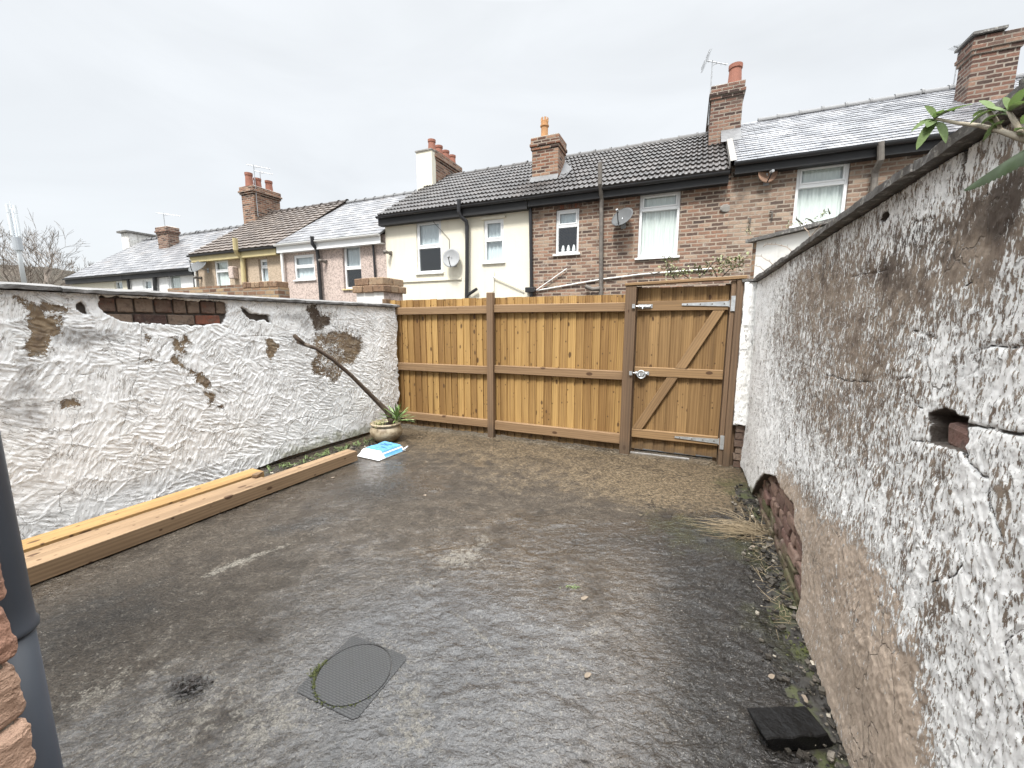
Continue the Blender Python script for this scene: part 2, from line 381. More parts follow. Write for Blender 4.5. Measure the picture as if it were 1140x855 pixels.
# net curtain
m = M('net_curtain'); c = m.coord((30, 30, 0.6)); f = m.noise(c, 1.2, 3)
MAT['curtain'] = m.fin(m.mix(f, (0.62, 0.68, 0.64), (0.86, 0.89, 0.86)), 0.9)
# glass
m = M('window_glass'); tr = m.n('ShaderNodeBsdfTransparent'); tr.inputs[0].default_value = (0.94, 0.965, 0.96, 1)
gl = m.n('ShaderNodeBsdfGlossy'); gl.inputs['Roughness'].default_value = 0.015; gl.inputs['Color'].default_value = (0.93, 0.96, 1, 1)
lw_ = m.n('ShaderNodeLayerWeight'); lw_.inputs[0].default_value = 0.5; fz_ = m.math('ADD', m.math('MULTIPLY', m.math('POWER', lw_.outputs['Facing'], 4.0), 0.85), 0.09)
nz = m.bump(m.noise(m.coord(), 2.2, 2), 0.05, 0.05); m.l(nz, gl.inputs['Normal'])
ms = m.n('ShaderNodeMixShader'); m.l(fz_, ms.inputs[0]); m.l(tr.outputs[0], ms.inputs[1]); m.l(gl.outputs[0], ms.inputs[2]); m.l(ms.outputs[0], m.out.inputs['Surface'])
MAT['glass'] = m.m
RED = [(0.0, (0.070, 0.050, 0.043)), (0.3, (0.125, 0.080, 0.062)), (0.55, (0.195, 0.118, 0.086)), (0.78, (0.275, 0.155, 0.105)), (1.0, (0.33, 0.245, 0.18))]
MAT['brickA'] = brickmat('weathered_brick_tan', [(0.0, (0.095, 0.068, 0.056)), (0.3, (0.17, 0.112, 0.084)), (0.6, (0.25, 0.165, 0.12)), (1.0, (0.35, 0.265, 0.20))], (0.34, 0.29, 0.235), white=0.3, msize=0.0135, patch=0.4)
MAT['brickB'] = brickmat('weathered_brick_red', RED, (0.36, 0.30, 0.24), white=0.35, patch=0.45, msize=0.0135)
MAT['brickchim'] = brickmat('chimney_brick', [(0.0, (0.05, 0.032, 0.027)), (0.4, (0.115, 0.062, 0.047)), (0.75, (0.175, 0.092, 0.066)), (1.0, (0.25, 0.16, 0.115))], (0.27, 0.23, 0.19), patch=0.35, msize=0.014)
MAT['brickorange'] = brickmat('orange_brick', [(0.0, (0.05, 0.031, 0.026)), (0.35, (0.14, 0.067, 0.044)), (0.7, (0.24, 0.112, 0.067)), (1.0, (0.30, 0.19, 0.13))], (0.30, 0.25, 0.20), msize=0.014)
MAT['brickpier'] = brickmat('lichened_brick', [(0.0, (0.11, 0.06, 0.04)), (0.5, (0.24, 0.145, 0.09)), (1.0, (0.34, 0.25, 0.15))], (0.26, 0.225, 0.18))

def stucco(name, col, dirt, rough=0.9, speck=0.0, scale=45, streak=0.3):
    m = M(name); c = m.coord(); n = m.noise(c, 1.3, 5); s2 = m.noise(m.coord((5, 5, 0.5)), 1.5, 5)
    k = m.mix(m.math('MULTIPLY', m.ss(s2, 0.5, 0.75), streak), col, dirt); k = m.mix(m.math('MULTIPLY', m.ss(n, 0.5, 0.8), 0.35), k, dirt)
    if speck:
        v = m.voro(c, scale, out='Color'); g = m.n('ShaderNodeSeparateColor'); m.l(v, g.inputs[0])
        k = m.mix(m.math('MULTIPLY', m.ss(g.outputs[0], 0.55, 0.7), speck), k, tuple(x * 0.45 for x in col))
        k = m.mix(m.math('MULTIPLY', m.ss(g.outputs[1], 0.75, 0.8), speck * 0.7), k, tuple(min(0.9, x * 1.35) for x in col))
    h = m.noise(c, scale * 0.6, 5, 0.65)
    return m.fin(k, rough, m.bump(h, 0.5, 0.012), 0.25)
MAT['cream'] = stucco('cream_render', (0.72, 0.68, 0.565), (0.56, 0.51, 0.40))
MAT['pink'] = stucco('pink_pebbledash', (0.50, 0.41, 0.365), (0.41, 0.335, 0.295), speck=0.55, scale=30)
MAT['beige'] = stucco('beige_pebbledash', (0.45, 0.36, 0.27), (0.35, 0.28, 0.21), speck=0.4, scale=30)
MAT['whitewash'] = stucco('white_render', (0.88, 0.88, 0.87), (0.62, 0.60, 0.56))
MAT['stackrender'] = stucco('rough_white_render', (0.70, 0.69, 0.66), (0.28, 0.25, 0.22), streak=0.7, scale=12, speck=0.4)

def roofmat(name, stops, joint=(0.05, 0.05, 0.055), bw=0.27, row=0.21, rough=0.3, moss=0.0, joints=True, spec=0.5, lichen=0.0):
    m = M(name); c = m.n('ShaderNodeTexCoord').outputs['Object']; sp = m.n('ShaderNodeSeparateXYZ'); m.l(c, sp.inputs[0])
    r = m.attr('rnd'); n = m.noise(c, 0.8, 5); n2 = m.noise(c, 9, 5, 0.65)
    cb = m.n('ShaderNodeCombineXYZ'); m.l(sp.outputs[0], cb.inputs[0]); m.l(m.attr('row'), cb.inputs[1])
    b = m.n('ShaderNodeTexBrick'); m.l(cb.outputs[0], b.inputs['Vector'])
    for k, v in (('Scale', 1.0), ('Brick Width', bw), ('Row Height', 1.0), ('Mortar Size', 0.007), ('Mortar Smooth', 0.1)): m.set(b, k, v)
    m.set(b, 'Color1', (0, 0, 0)); m.set(b, 'Color2', (1, 1, 1)); m.set(b, 'Mortar', (0, 0, 0))
    f = m.math('ADD', m.math('MULTIPLY', b.outputs['Color'], 0.45), m.math('ADD', m.math('MULTIPLY', n, 0.4), m.math('MULTIPLY', n2, 0.3)))
    col = m.ramp(f, stops)
    if joints: col = m.mix(b.outputs['Fac'], col, joint)
    if moss: col = m.mix(m.math('MULTIPLY', m.ss(m.noise(c, 1.6, 6, 0.7), 0.52, 0.7), moss), col, (0.16, 0.12, 0.085))
    if lichen: col = m.mix(m.math('MULTIPLY', m.ss(m.noise(c, 14, 5, 0.7), 0.6, 0.7), lichen), col, (0.5, 0.48, 0.42))
    ro = m.math('ADD', rough, m.math('MULTIPLY', m.math('SUBTRACT', n2, 0.5), 0.35))
    return m.fin(col, ro, m.bump(m.math('ADD', m.math('MULTIPLY', b.outputs['Color'], 0.5), n2), 0.25, 0.012), spec)
MAT['slate'] = roofmat('wet_grey_slate', [(0.2, (0.085, 0.088, 0.098)), (0.55, (0.165, 0.168, 0.18)), (0.85, (0.25, 0.25, 0.26))], rough=0.26, moss=0.15, spec=0.6)
MAT['slate_mossy'] = roofmat('pale_slate', [(0.2, (0.095, 0.096, 0.102)), (0.55, (0.175, 0.176, 0.184)), (0.85, (0.25, 0.247, 0.25))], rough=0.34, moss=0.35, spec=0.5, lichen=0.2)
MAT['pantile'] = roofmat('grey_roll_tile', [(0.2, (0.020, 0.0175, 0.016)), (0.55, (0.046, 0.040, 0.037)), (0.9, (0.088, 0.077, 0.071))], rough=0.5, joints=False, bw=0.15, spec=0.5)
MAT['flattile'] = roofmat('brown_flat_tile', [(0.2, (0.05, 0.038, 0.031)), (0.55, (0.098, 0.076, 0.062)), (0.9, (0.15, 0.122, 0.10))], rough=0.6, bw=0.2, joint=(0.04, 0.03, 0.025))

# painted render on the yard walls
def plaster(name, paint, bare, bare2, stretch, hairk=1.0, w=(1.0, 1.6, 0.9), bd=0.006, strokes=0.0, crackcol=(0.035, 0.03, 0.026), streaky=1.0, grimecol=(0.22, 0.215, 0.215)):
    m = M(name); c = m.coord()
    big = m.noise(c, 1.7, 5); mid = m.noise(c, 11, 6, 0.62); fine = m.noise(c, 95, 6, 0.72)
    st = m.noise(m.coord(stretch), 9, 6, 0.68, 0.3); st2 = m.noise(m.coord(stretch), 30, 7, 0.78, 0.0)
    col = m.mix(m.ss(mid, 0.40, 0.75), paint, tuple(x * 0.92 for x in paint))
    col = m.mix(m.math('MULTIPLY', m.ss(big, 0.5, 0.75), 0.35), col, tuple(x * y for x, y in zip(paint, (0.94, 0.92, 0.87))))
    # hairline cracks of the paint film; finer net also paints in trowel-groove shade
    vc = m.coord(tuple(0.6 + 0.4 * s for s in stretch)); dv = m.noise(vc, 6, 4, out='Color')
    va = m.n('ShaderNodeVectorMath', operation='MULTIPLY_ADD'); m.l(dv, va.inputs[0]); va.inputs[1].default_value = (0.22, 0.22, 0.22); m.l(vc, va.inputs[2])
    ve = m.voro(va.outputs[0], 5.0, 'DISTANCE_TO_EDGE'); hair = m.math('MULTIPLY', m.ss(ve, 0.003, 0.018, 1, 0), m.ss(m.noise(c, 3.1, 4), 0.50, 0.60))
    ve2 = m.voro(va.outputs[0], 15.0, 'DISTANCE_TO_EDGE'); groove_shade = m.math('MULTIPLY', m.ss(ve2, 0.004, 0.035, 1, 0), m.ss(m.noise(c, 9.0, 5, 0.7), 0.50, 0.60)); hair = m.math('MAXIMUM', hair, m.math('MULTIPLY', groove_shade, hairk))
    # grime and dark specks
    gr = m.attr('grime'); gm = m.ss(m.math('ADD', m.math('MULTIPLY', gr, 0.8), m.math('MULTIPLY', m.math('SUBTRACT', st, 0.5), 1.5)), 0.30, 0.85)
    col = m.mix(m.math('MULTIPLY', gm, 0.62), col, grimecol)
    sp = m.ss(m.math('ADD', m.noise(c, 26, 5, 0.7), m.math('MULTIPLY', gr, 0.14)), 0.655, 0.72)
    col = m.mix(m.math('MULTIPLY', sp, 0.55), col, (0.17, 0.14, 0.11))
    # bare patches, flaking
    b = m.math('ADD', m.attr('bare'), m.math('MULTIPLY', m.math('SUBTRACT', st, 0.5), w[0] * streaky))
    st3 = m.noise(m.coord(stretch), 85, 5, 0.75, 0.0); b = m.math('ADD', b, m.math('MULTIPLY', m.math('SUBTRACT', st2, 0.5), w[1] * streaky)); b = m.math('ADD', b, m.math('MULTIPLY', m.math('SUBTRACT', mid, 0.5), 0.6)); b = m.math('ADD', b, m.math('MULTIPLY', m.math('SUBTRACT', st3, 0.5), w[2]))
    bm = m.ss(b, 0.48, 0.53)
    bc = m.mix(m.ss(mid, 0.38, 0.68), bare, bare2); bc = m.mix(m.math('MULTIPLY', m.ss(fine, 0.5, 0.7), 0.35), bc, tuple(x * 0.5 for x in bare2))
    dk = m.attr('dark'); bc = m.mix(m.math('MULTIPLY', m.ss(m.math('ADD', dk, m.math('SUBTRACT', mid, 0.5)), 0.25, 0.75), 0.85), bc, (0.05, 0.036, 0.028))
    pl = m.attr('pale'); bc = m.mix(m.math('MULTIPLY', pl, m.ss(m.noise(c, 5, 5), .35, .65, .6, 1.0)), bc, m.mix(mid, (.38, .295, .225), (.60, .49, .395)))
    col = m.mix(bm, col, bc)
    ms2 = m.ss(m.math('ADD', m.attr('moss'), m.math('MULTIPLY', m.math('SUBTRACT', mid, 0.5), 1.2)), 0.35, 0.75); col = m.mix(m.math('MULTIPLY', ms2, 0.7), col, (0.17, 0.17, 0.075))
    if strokes:
        cs = m.n('ShaderNodeCombineXYZ'); m.l(m.math('MULTIPLY', m.attr('su'), 9.0), cs.inputs[0]); m.l(m.math('MULTIPLY', m.attr('sv'), 62.0), cs.inputs[1])
        sn = m.noise(cs.outputs[0], 1.0, 3, 0.6, 0.5); ln = m.ss(m.math('ABSOLUTE', m.math('SUBTRACT', sn, 0.5)), 0.010, 0.040, 1, 0)
        ln = m.math('MULTIPLY', ln, m.ss(m.noise(c, 6.0, 5, 0.65), 0.40, 0.62)); col = m.mix(m.math('MULTIPLY', ln, strokes), col, (0.24, 0.215, 0.185))
    cr = m.ss(m.math('ADD', m.attr('crack'), m.math('MULTIPLY', m.math('SUBTRACT', mid, 0.5), 0.008)), 0.0003, 0.0024, 1, 0)
    col = m.mix(m.math('MULTIPLY', hair, 0.6), col, (0.16, 0.14, 0.12)); col = m.mix(cr, col, crackcol)
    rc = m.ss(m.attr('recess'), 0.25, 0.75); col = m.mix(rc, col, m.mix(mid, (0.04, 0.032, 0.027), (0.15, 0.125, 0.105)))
    h = m.math('ADD', m.math('MULTIPLY', fine, 0.5), m.math('ADD', m.math('MULTIPLY', st2, 0.5), m.math('MULTIPLY', st3, 0.5))); h = m.math('SUBTRACT', h, m.math('MULTIPLY', bm, 0.9)); h = m.math('SUBTRACT', h, m.math('MULTIPLY', m.math('MAXIMUM', cr, m.math('MULTIPLY', hair, 0.6)), 1.3))
    return m.fin(col, m.lin(mid, 0.3, 0.7, 0.62, 0.85), m.bump(h, 1.0, bd), 0.3)
MAT['plaster_left'] = plaster('painted_trowelled_render', (0.875, 0.875, 0.865), (0.25, 0.185, 0.115), (0.15, 0.105, 0.07), (1, 1, 0.9), streaky=1.1, w=(1.0, 1.9, 2.3), strokes=0.85, hairk=.5, bd=0.0035)
MAT['plaster_right'] = plaster('flaking_painted_render', (0.87, 0.865, 0.845), (0.30, 0.24, 0.185), (0.175, 0.135, 0.105), (1.5, 1.5, 0.42), hairk=.35, w=(0.9, 1.4, 3.0), bd=0.005)
MAT['concrete_coping'] = simple('weathered_coping', (0.145, 0.14, 0.135), 0.75, 0.55, 7, bump=0.6)
m = M('lichened_slate_coping'); c = m.coord(); n = m.noise(c, 9, 6, .65); l_ = m.ss(m.noise(c, 26, 6, .72), .51, .64)
MAT['dark_coping'] = m.fin(m.mix(m.math('MULTIPLY', l_, .7), m.mix(n, (.045, .042, .04), (.20, .19, .178)), (.42, .41, .375)), .65, m.bump(m.noise(c, 50, 6, .7), .9, .008), .35)

def rawbrick(name, cols, wet=0.75):
    m = M(name); c = m.coord(); r = m.attr('rnd'); n = m.noise(c, 18, 6, 0.65)
    col = m.ramp(m.math('ADD', r, m.math('MULTIPLY', m.math('SUBTRACT', n, 0.5), 0.8)), cols)
    col = m.mix(m.math('MULTIPLY', m.ss(m.noise(c, 30, 5), 0.5, 0.72), 0.6), col, (0.04, 0.03, 0.026))
    col = m.mix(m.math('MULTIPLY', m.ss(m.noise(c, 9, 5), 0.56, 0.7), 0.4), col, (0.32, 0.28, 0.23))
    return m.fin(col, wet, m.bump(m.noise(c, 60, 5, 0.7), 0.8, 0.01), 0.3)
MAT['rawbrick'] = rawbrick('bare_old_brick', [(0.0, (0.07, 0.040, 0.033)), (0.4, (0.21, 0.155, 0.115)), (0.72, (0.13, 0.085, 0.065)), (0.9, (0.21, 0.075, 0.045))])
MAT['mossbrick'] = rawbrick('mossy_soft_brick', [(0.0, (0.105, 0.10, 0.05)), (0.3, (0.145, 0.095, 0.075)), (0.6, (0.20, 0.115, 0.095)), (0.9, (0.27, 0.18, 0.14))])
MAT['housebrick'] = rawbrick('rough_pinkish_brick', [(0.0, (0.30, 0.17, 0.115)), (0.5, (0.38, 0.21, 0.145)), (0.9, (0.42, 0.27, 0.19))])

# ================================================================== THE TERRACE
TH = math.atan2(-455, 1070)
RF = Frame((4.16, 8.6), TH)
YR = 3.0                      # ridge stands this far behind the rear wall
Z0 = -0.3
def house(name, label, s0, s1, group='houses of the terrace'):
    o = empty(name, label, 'house', (*RF.world(s0, 0)[:2], 0), TH, group); o['s0'] = s0
    return o
def rect(px):
    """average rectangle of a window traced on the wall: tl, tr, br, bl"""
    P = [RF.hit(*p) for p in px]
    return (P[0][0] + P[3][0]) / 2, (P[1][0] + P[2][0]) / 2, (P[2][1] + P[3][1]) / 2, (P[0][1] + P[1][1]) / 2
def body(h, s0, s1, eave, ridge, mat, wins, name='wall', gable=True):
    """rear wall with real openings, two gables and a far wall; local x = s - s0"""
    m = MB(); w = s1 - s0
    xs = sorted({0.0, w} | {x - s0 for a in wins for x in a[:2]}); zs = sorted({Z0, eave} | {z for a in wins for z in a[2:4]})
    for x0, x1 in zip(xs[:-1], xs[1:]):
        for z0, z1 in zip(zs[:-1], zs[1:]):
            cx, cz = (x0 + x1) / 2 + s0, (z0 + z1) / 2
            if any(a[0] < cx < a[1] and a[2] < cz < a[3] for a in wins): continue
            m.quad((x0, 0, z0), (x1, 0, z0), (x1, 0, z1), (x0, 0, z1))
    for a in wins:
        x0, x1, z0, z1 = a[0] - s0, a[1] - s0, a[2], a[3]; d = 0.14
        m.quad((x0, 0, z0), (x0, 0, z1), (x0, d, z1), (x0, d, z0)); m.quad((x1, 0, z0), (x1, d, z0), (x1, d, z1), (x1, 0, z1))
        m.quad((x0, 0, z1), (x1, 0, z1), (x1, d, z1), (x0, d, z1)); m.quad((x0, 0, z0), (x0, d, z0), (x1, d, z0), (x1, 0, z0))
    k = 0.03
    for x in (0.0, w):
        m.quad((x, 0, Z0), (x, 0, eave), (x, YR, ridge - 0.12), (x, 2 * YR, eave), (x, 2 * YR, Z0))
    m.quad((0, 2 * YR, Z0), (0, 2 * YR, eave), (w, 2 * YR, eave), (w, 2 * YR, Z0))
    return m.build(name, mat, h)
def window(h, s0, a, bar, back=None, bmat=None, sill=True, name='window', fr=0.055, y=0.05, half=None):
    """upvc frame with a transom at height bar, its panes, a sill and what hangs behind"""
    x0, x1, z0, z1 = a[0] - s0, a[1] - s0, a[2], a[3]; m = MB(); d0, d1 = y, y + 0.065
    m.box(x0, x0 + fr, d0, d1, z0, z1); m.box(x1 - fr, x1, d0, d1, z0, z1)
    m.box(x0 + fr, x1 - fr, d0, d1, z0, z0 + fr); m.box(x0 + fr, x1 - fr, d0, d1, z1 - fr, z1)
    if bar: m.box(x0 + fr, x1 - fr, d0 - 0.004, d1, bar - fr * 0.6, bar + fr * 0.6)
    if bar:   # opening light has its own inner frame
        q = 0.035
        for zz in ((bar + fr * .6, z1 - fr),):
            m.box(x0 + fr, x0 + fr + q, d0 - 0.012, d0 + 0.04, zz[0], zz[1]); m.box(x1 - fr - q, x1 - fr, d0 - 0.012, d0 + 0.04, zz[0], zz[1])
            m.box(x0 + fr + q, x1 - fr - q, d0 - 0.012, d0 + 0.04, zz[1] - q, zz[1]); m.box(x0 + fr + q, x1 - fr - q, d0 - 0.012, d0 + 0.04, zz[0], zz[0] + q)
    f = m.build(name, MAT['upvc'], h, bevel=0.006)
    for zz in ([(z0 + fr, bar - fr * .6), (bar + fr * .6, z1 - fr)] if bar else [(z0 + fr, z1 - fr)]):
        p = MB(); p.quad((x0 + fr - .004, d0 + .03, zz[0] - .004), (x1 - fr + .004, d0 + .03, zz[0] - .004), (x1 - fr + .004, d0 + .03, zz[1] + .004), (x0 + fr - .004, d0 + .03, zz[1] + .004)); p.build('pane', MAT['glass'], f)
    if sill:
        p = MB(); p.box(x0 - 0.05, x1 + 0.05, -0.05, d0 - 0.001, z0 - 0.045, z0 - 0.002); p.build('sill', MAT['upvc'] if sill is True else sill, f, bevel=0.006)
    if bmat:
        lo, hi = back or (z0, z1); p = MB(); n = 40; V = []
        for i in range(n + 1):
            x = x0 + fr * .5 + (x1 - x0 - fr) * i / n; yy = d1 + 0.025 + 0.018 * math.sin(i * 1.9) + 0.012 * math.sin(i * 0.7)
            V += [(x, yy, lo), (x, yy, hi)]
        p.add(V, [(2 * i, 2 * i + 2, 2 * i + 3, 2 * i + 1) for i in range(n)])
        p.build('curtain' if bmat is MAT['curtain'] else 'sky_reflection', bmat, f, smooth=True)  # any sheet but the curtain imitates sky mirrored in the glass
    return f
def roof(h, w, eave, ridge, mat, rows, thick, pitch=0.0, wave=0.0, over=0.2, x0=0.0, x1=None, jit=0.004, name='roof', sub=7):
    """stepped courses on the near slope, plain far slope; local x from x0 to x1"""
    x1 = w if x1 is None else x1
    nx = int((x1 - x0) / pitch * sub) if pitch else int((x1 - x0) / 0.13)
    xs = np.linspace(x0, x1, nx + 1); L = math.hypot(YR + over, ridge - eave); ty, tz = (YR + over) / L, (ridge - eave) / L
    us, off, rowv = [], [], []
    for r in range(rows):
        a = L * r / rows; b = L * (r + 1) / rows
        us += [a, a, b - 0.002]; off += [0.0 if r else -0.03, thick, thick * 0.15]; rowv += [r + .02, r + .05, r + .95]
    us = np.array(us); off = np.array(off); X, U = np.meshgrid(xs, us); O = np.repeat(off[:, None], len(xs), 1); R = np.repeat(np.array(rowv)[:, None], len(xs), 1)
    if pitch:
        O = O + wave * np.clip(np.cos(2 * math.pi * (X - x0) / pitch), -0.3, 1)
        k = np.floor((X - x0) / pitch)
    else: k = np.floor((X - x0) / 0.27 + 0.5 * (np.floor(R) % 2))
    rr = _h(k, np.floor(R), 3)
    O = O + jit * (rr - 0.5) * 2 * (np.arange(len(us)) % 3 == 1)[:, None] + 0.022 * (fbm(X * 0.7, U * 0.5, 5) - 0.5)
    Yv = -over + ty * U - tz * O; Zv = eave + tz * U + ty * O
    o = grid_mesh(name, X, Yv, Zv, {'rnd': rr, 'row': R}, mat, h, skirt=None)
    o.data.polygons.foreach_set('use_smooth', np.zeros(len(o.data.polygons), bool))
    m = MB(); m.quad((x0, YR + .001, ridge), (x0, 2 * YR + over, eave), (x1, 2 * YR + over, eave), (x1, YR + .001, ridge))
    # soffit and verge closing below the tiles
    e = 0.05
    m.quad((x0, -over, eave - e), (x1, -over, eave - e), (x1, YR, ridge - e), (x0, YR, ridge - e))
    for x in (x0, x1): m.quad((x, -over, eave - e), (x, -over, eave + .01), (x, YR, ridge + .01), (x, YR, ridge - e))
    b = m.build('far_slope', MAT['lead'] if mat in (MAT['slate'], MAT['slate_mossy']) else mat, o)
    return o
def ridge_tiles(h, x0, x1, ridge, mat, r=0.11, L=0.45):
    m = MB(); x = x0
    while x < x1 - 0.02:
        e = min(x + L, x1); n = 8; V = []; rr = r * random.uniform(0.95, 1.05); dz = random.uniform(-0.006, 0.006)
        for xx, q in ((x, 1.0), (e - 0.05, 0.97), (e - 0.05, 1.16), (e, 1.16)):
            for k in range(n + 1):
                a = math.pi * k / n; V.append((xx, YR - rr * q * math.cos(a), ridge - 0.035 + dz + rr * q * math.sin(a)))
        F_ = [(i * (n + 1) + k, i * (n + 1) + k + 1, (i + 1) * (n + 1) + k + 1, (i + 1) * (n + 1) + k) for i in range(3) for k in range(n)]
        m.add(V, F_); x = e
    return m.build('ridge_tiles', mat, h)
def gutter(h, x0, x1, eave, mat, over=0.2, fascia=0.16, fmat=None, r=0.058):
    m = MB(); n = 10; V = []; yc = -over - r * 0.6; zc = eave - 0.01
    for x in (x0, x1):
        for rr in (r, r - 0.006):
            for k in range(n + 1):
                a = math.pi + math.pi * k / n; V.append((x, yc + rr * math.cos(a), zc + rr * math.sin(a)))
    q = n + 1; F_ = [(k, k + 1, 2 * q + k + 1, 2 * q + k) for k in range(n)] + [(q + k + 1, q + k, 3 * q + k, 3 * q + k + 1) for k in range(n)]
    F_ += [(0, 2 * q, 3 * q, q), (n, q + n, 3 * q + n, 2 * q + n)] + [tuple(range(n + 1)), tuple(2 * q + k for k in range(n, -1, -1))]
    m.add(V, F_); m.build('gutter', mat, h)
    p = MB(); p.box(x0 + .01, x1 - .01, -over + 0.012, -over + 0.035, eave - fascia, eave - 0.055); p.box(x0 + .01, x1 - .01, -over + 0.035, -0.003, eave - fascia, eave - fascia + 0.02)
    p.build('fascia', fmat or mat, h)
def pipe(h, pts, r, mat, name='downpipe', collars=()):
    m = MB(); m.path(pts, r, 10)
    for z in collars:
        p = min(pts, key=lambda q: abs(q[2] - z)); m.lathe([(r * 1.02, 0), (r * 1.3, .004), (r * 1.3, .06), (r * 1.02, .064)], (p[0], p[1], z), 12)
    return m.build(name, mat, h, smooth=False)
def px_pipe(h, pts, r, mat, y=-0.09, name='downpipe', down=None, collars=(), ys=None):
    P = []
    for i, q in enumerate(pts):
        yy = ys[i] if ys else y; s, z = RF.hit(*q, off=yy); P.append((s - h['s0'], yy, z))
    if down is not None: P.append((P[-1][0], P[-1][1], down))
    return pipe(h, P, r, mat, name, collars)
def stack(h, x0, x1, y0, y1, z0, z1, mat, corbel=0.05, cap=None, name='chimney'):
    m = MB(); hgt = z1 - z0
    m.box(x0, x1, y0, y1, z0, z1 - 0.30)
    for k, (a, b, g) in enumerate(((0.30, 0.225, corbel * .5), (0.225, 0.15, corbel), (0.15, 0.0, corbel * .55))):
        m.box(x0 - g, x1 + g, y0 - g, y1 + g, z1 - a + 0.001, z1 - b, jit=0.006)
    o = m.build(name, mat, h, bevel=0.008)
    c = MB(); g = corbel * .55; c.add([(x0 - g + .01, y0 - g + .01, z1), (x1 + g - .01, y0 - g + .01, z1), (x1 + g - .01, y1 + g - .01, z1), (x0 - g + .01, y1 + g - .01, z1),
        (x0 + .08, y0 + .08, z1 + .05), (x1 - .08, y0 + .08, z1 + .05), (x1 - .08, y1 - .08, z1 + .05), (x0 + .08, y1 - .08, z1 + .05)],
        [(0, 1, 5, 4), (1, 2, 6, 5), (2, 3, 7, 6), (3, 0, 4, 7), (4, 5, 6, 7)])
    c.build('flaunching', MAT['mortar'], o)
    return o
def pot(parent, x, y, z, r, hgt, mat, crown=False):
    m = MB()
    if crown:
        m.lathe([(r * .95, 0), (r, .02), (r, hgt * .62), (r * 1.25, hgt * .64), (r * 1.25, hgt * .69), (r * 1.02, hgt * .71), (r * 1.05, hgt * .84), (r * .8, hgt * .84), (r * .75, hgt * .3)], (x, y, z), 18)
        for k in range(6):
            a = k * math.pi / 3; m.obox((x + r * .93 * math.cos(a), y + r * .93 * math.sin(a), z + hgt * .91), r * .12, r * .3, hgt * .09, Matrix.Rotation(a, 3, 'Z'))
    else:
        m.lathe([(r * 1.02, 0), (r, .03), (r * .86, hgt * .8), (r * .98, hgt * .82), (r * 1.0, hgt), (r * .75, hgt), (r * .7, hgt * .4)], (x, y, z), 18)
    return m.build('chimney_pot', mat, parent, smooth=False)
def aerial(label, base, hgt, boom_dir, boom, n_el, el=0.16, refl=False, group='television aerials on the chimneys'):
    """pole, boom, cross elements"""
    o = empty('television_aerial', label, 'aerial', base, 0, group); m = MB()
    m.path([(0, 0, 0), (0, 0, hgt)], 0.014, 6); m.build('pole', MAT['alu'], o)
    d = Vector(boom_dir).normalized(); b = MB(); st = Vector((0, 0, hgt - .04)) - d * boom * .3
    b.path([st, st + d * boom], 0.012, 5); side = d.cross(Vector((0, 0, 1))).normalized(); up = side.cross(d)
    for k in range(n_el):
        p = st + d * boom * (k + .5) / n_el; b.path([p - side * el, p + side * el], 0.005, 4)
    b.path([Vector((0, 0, hgt - .12)), st + d * boom * .55], 0.008, 4)
    b.build('boom', MAT['alu'], o)
    if refl:
        r = MB()
        for sg in (1, -1):
            for k in range(5):
                p = st + up * sg * (0.04 + k * 0.035) - d * 0.02
                r.path([p - side * el * 1.4, p + side * el * 1.4], 0.005, 4)
            for e in (-1.4, 1.4): r.path([st + side * el * e, st + side * el * e + up * sg * .2], 0.005, 4)
        r.path([st - up * .26, st + up * .26], 0.009, 5); r.build('reflector', MAT['alu'], o)
    return o
def dish(label, px, rad, mat, face=(-0.25, -1, 0.35), y=-0.22, group='satellite dishes on the rear walls'):
    s, z = RF.hit(*px, off=y); o = empty('satellite_dish', label, 'satellite dish', RF.world(s, 0, z - rad), TH, group)
    f = Vector(face).normalized(); u = f.cross(Vector((0, 0, 1))).normalized(); v = u.cross(f); m = MB(); V = []; n = 28; c = Vector((0, y, rad)); rings = 6
    for q in range(rings + 1):
        rr = q / rings
        for k in range(n):
            a = 2 * math.pi * k / n; V.append(c + (u * math.cos(a) + v * 1.08 * math.sin(a)) * rad * rr + f * (0.20 * rad * (rr * rr - 1)))
    m.add(V, [(q * n + k, q * n + (k + 1) % n, (q + 1) * n + (k + 1) % n, (q + 1) * n + k) for q in range(rings) for k in range(n)])
    d_ = m.build('reflector', mat, o, smooth=True); sm = d_.modifiers.new('t', 'SOLIDIFY'); sm.thickness = 0.008
    a = MB(); lnb = c + f * rad * .95 - v * rad * .25; a.path([c - v * rad * 0.98, c - v * rad * .75 + f * rad * .4, lnb], 0.012, 6); a.build('arm', MAT['black'], o)
    l = MB(); l.path([lnb + f * .03, lnb - f * .05], [0.026, 0.03], 10); l.build('receiver', MAT['dishlight'], o)
    b = MB(); b.path([c - f * .2 * rad, Vector((0, -.06, rad - .12)), Vector((0, -.003, rad - .12))], 0.018, 6); b.box(-.05, .05, -.012, -.002, rad - .2, rad - .04); b.build('bracket', MAT['alu'], o)
    return o
def wall_light(h, px):
    s, z = RF.hit(*px); x = s - h['s0']; m = MB(); m.lathe([(.05, 0), (.06, .02), (.05, .05)], (0, 0, 0), 10)
    m2 = MB(); m2.box(x - .04, x + .04, -.05, -.002, z - .05, z + .05); m2.path([(x, -.04, z), (x - .06, -.16, z + .02), (x - .1, -.2, z + .0)], [.03, .05, .055], 10)
    return m2.build('wall_light', MAT['iron'], h)

# ---- party lines and levels
S = dict(A0=0.20, A1=7.2, B0=-4.05, C0=-8.40, D0=-12.6, E0=-17.05, F0=-21.7, G0=-26.3)
ZA, RA = 4.56, 6.50
ZB, RB = 4.42, 6.37
ZD, RD = 3.97, 6.03
ZE, RE = 3.92, 6.08
ZF, RF_ = 3.49, 5.70

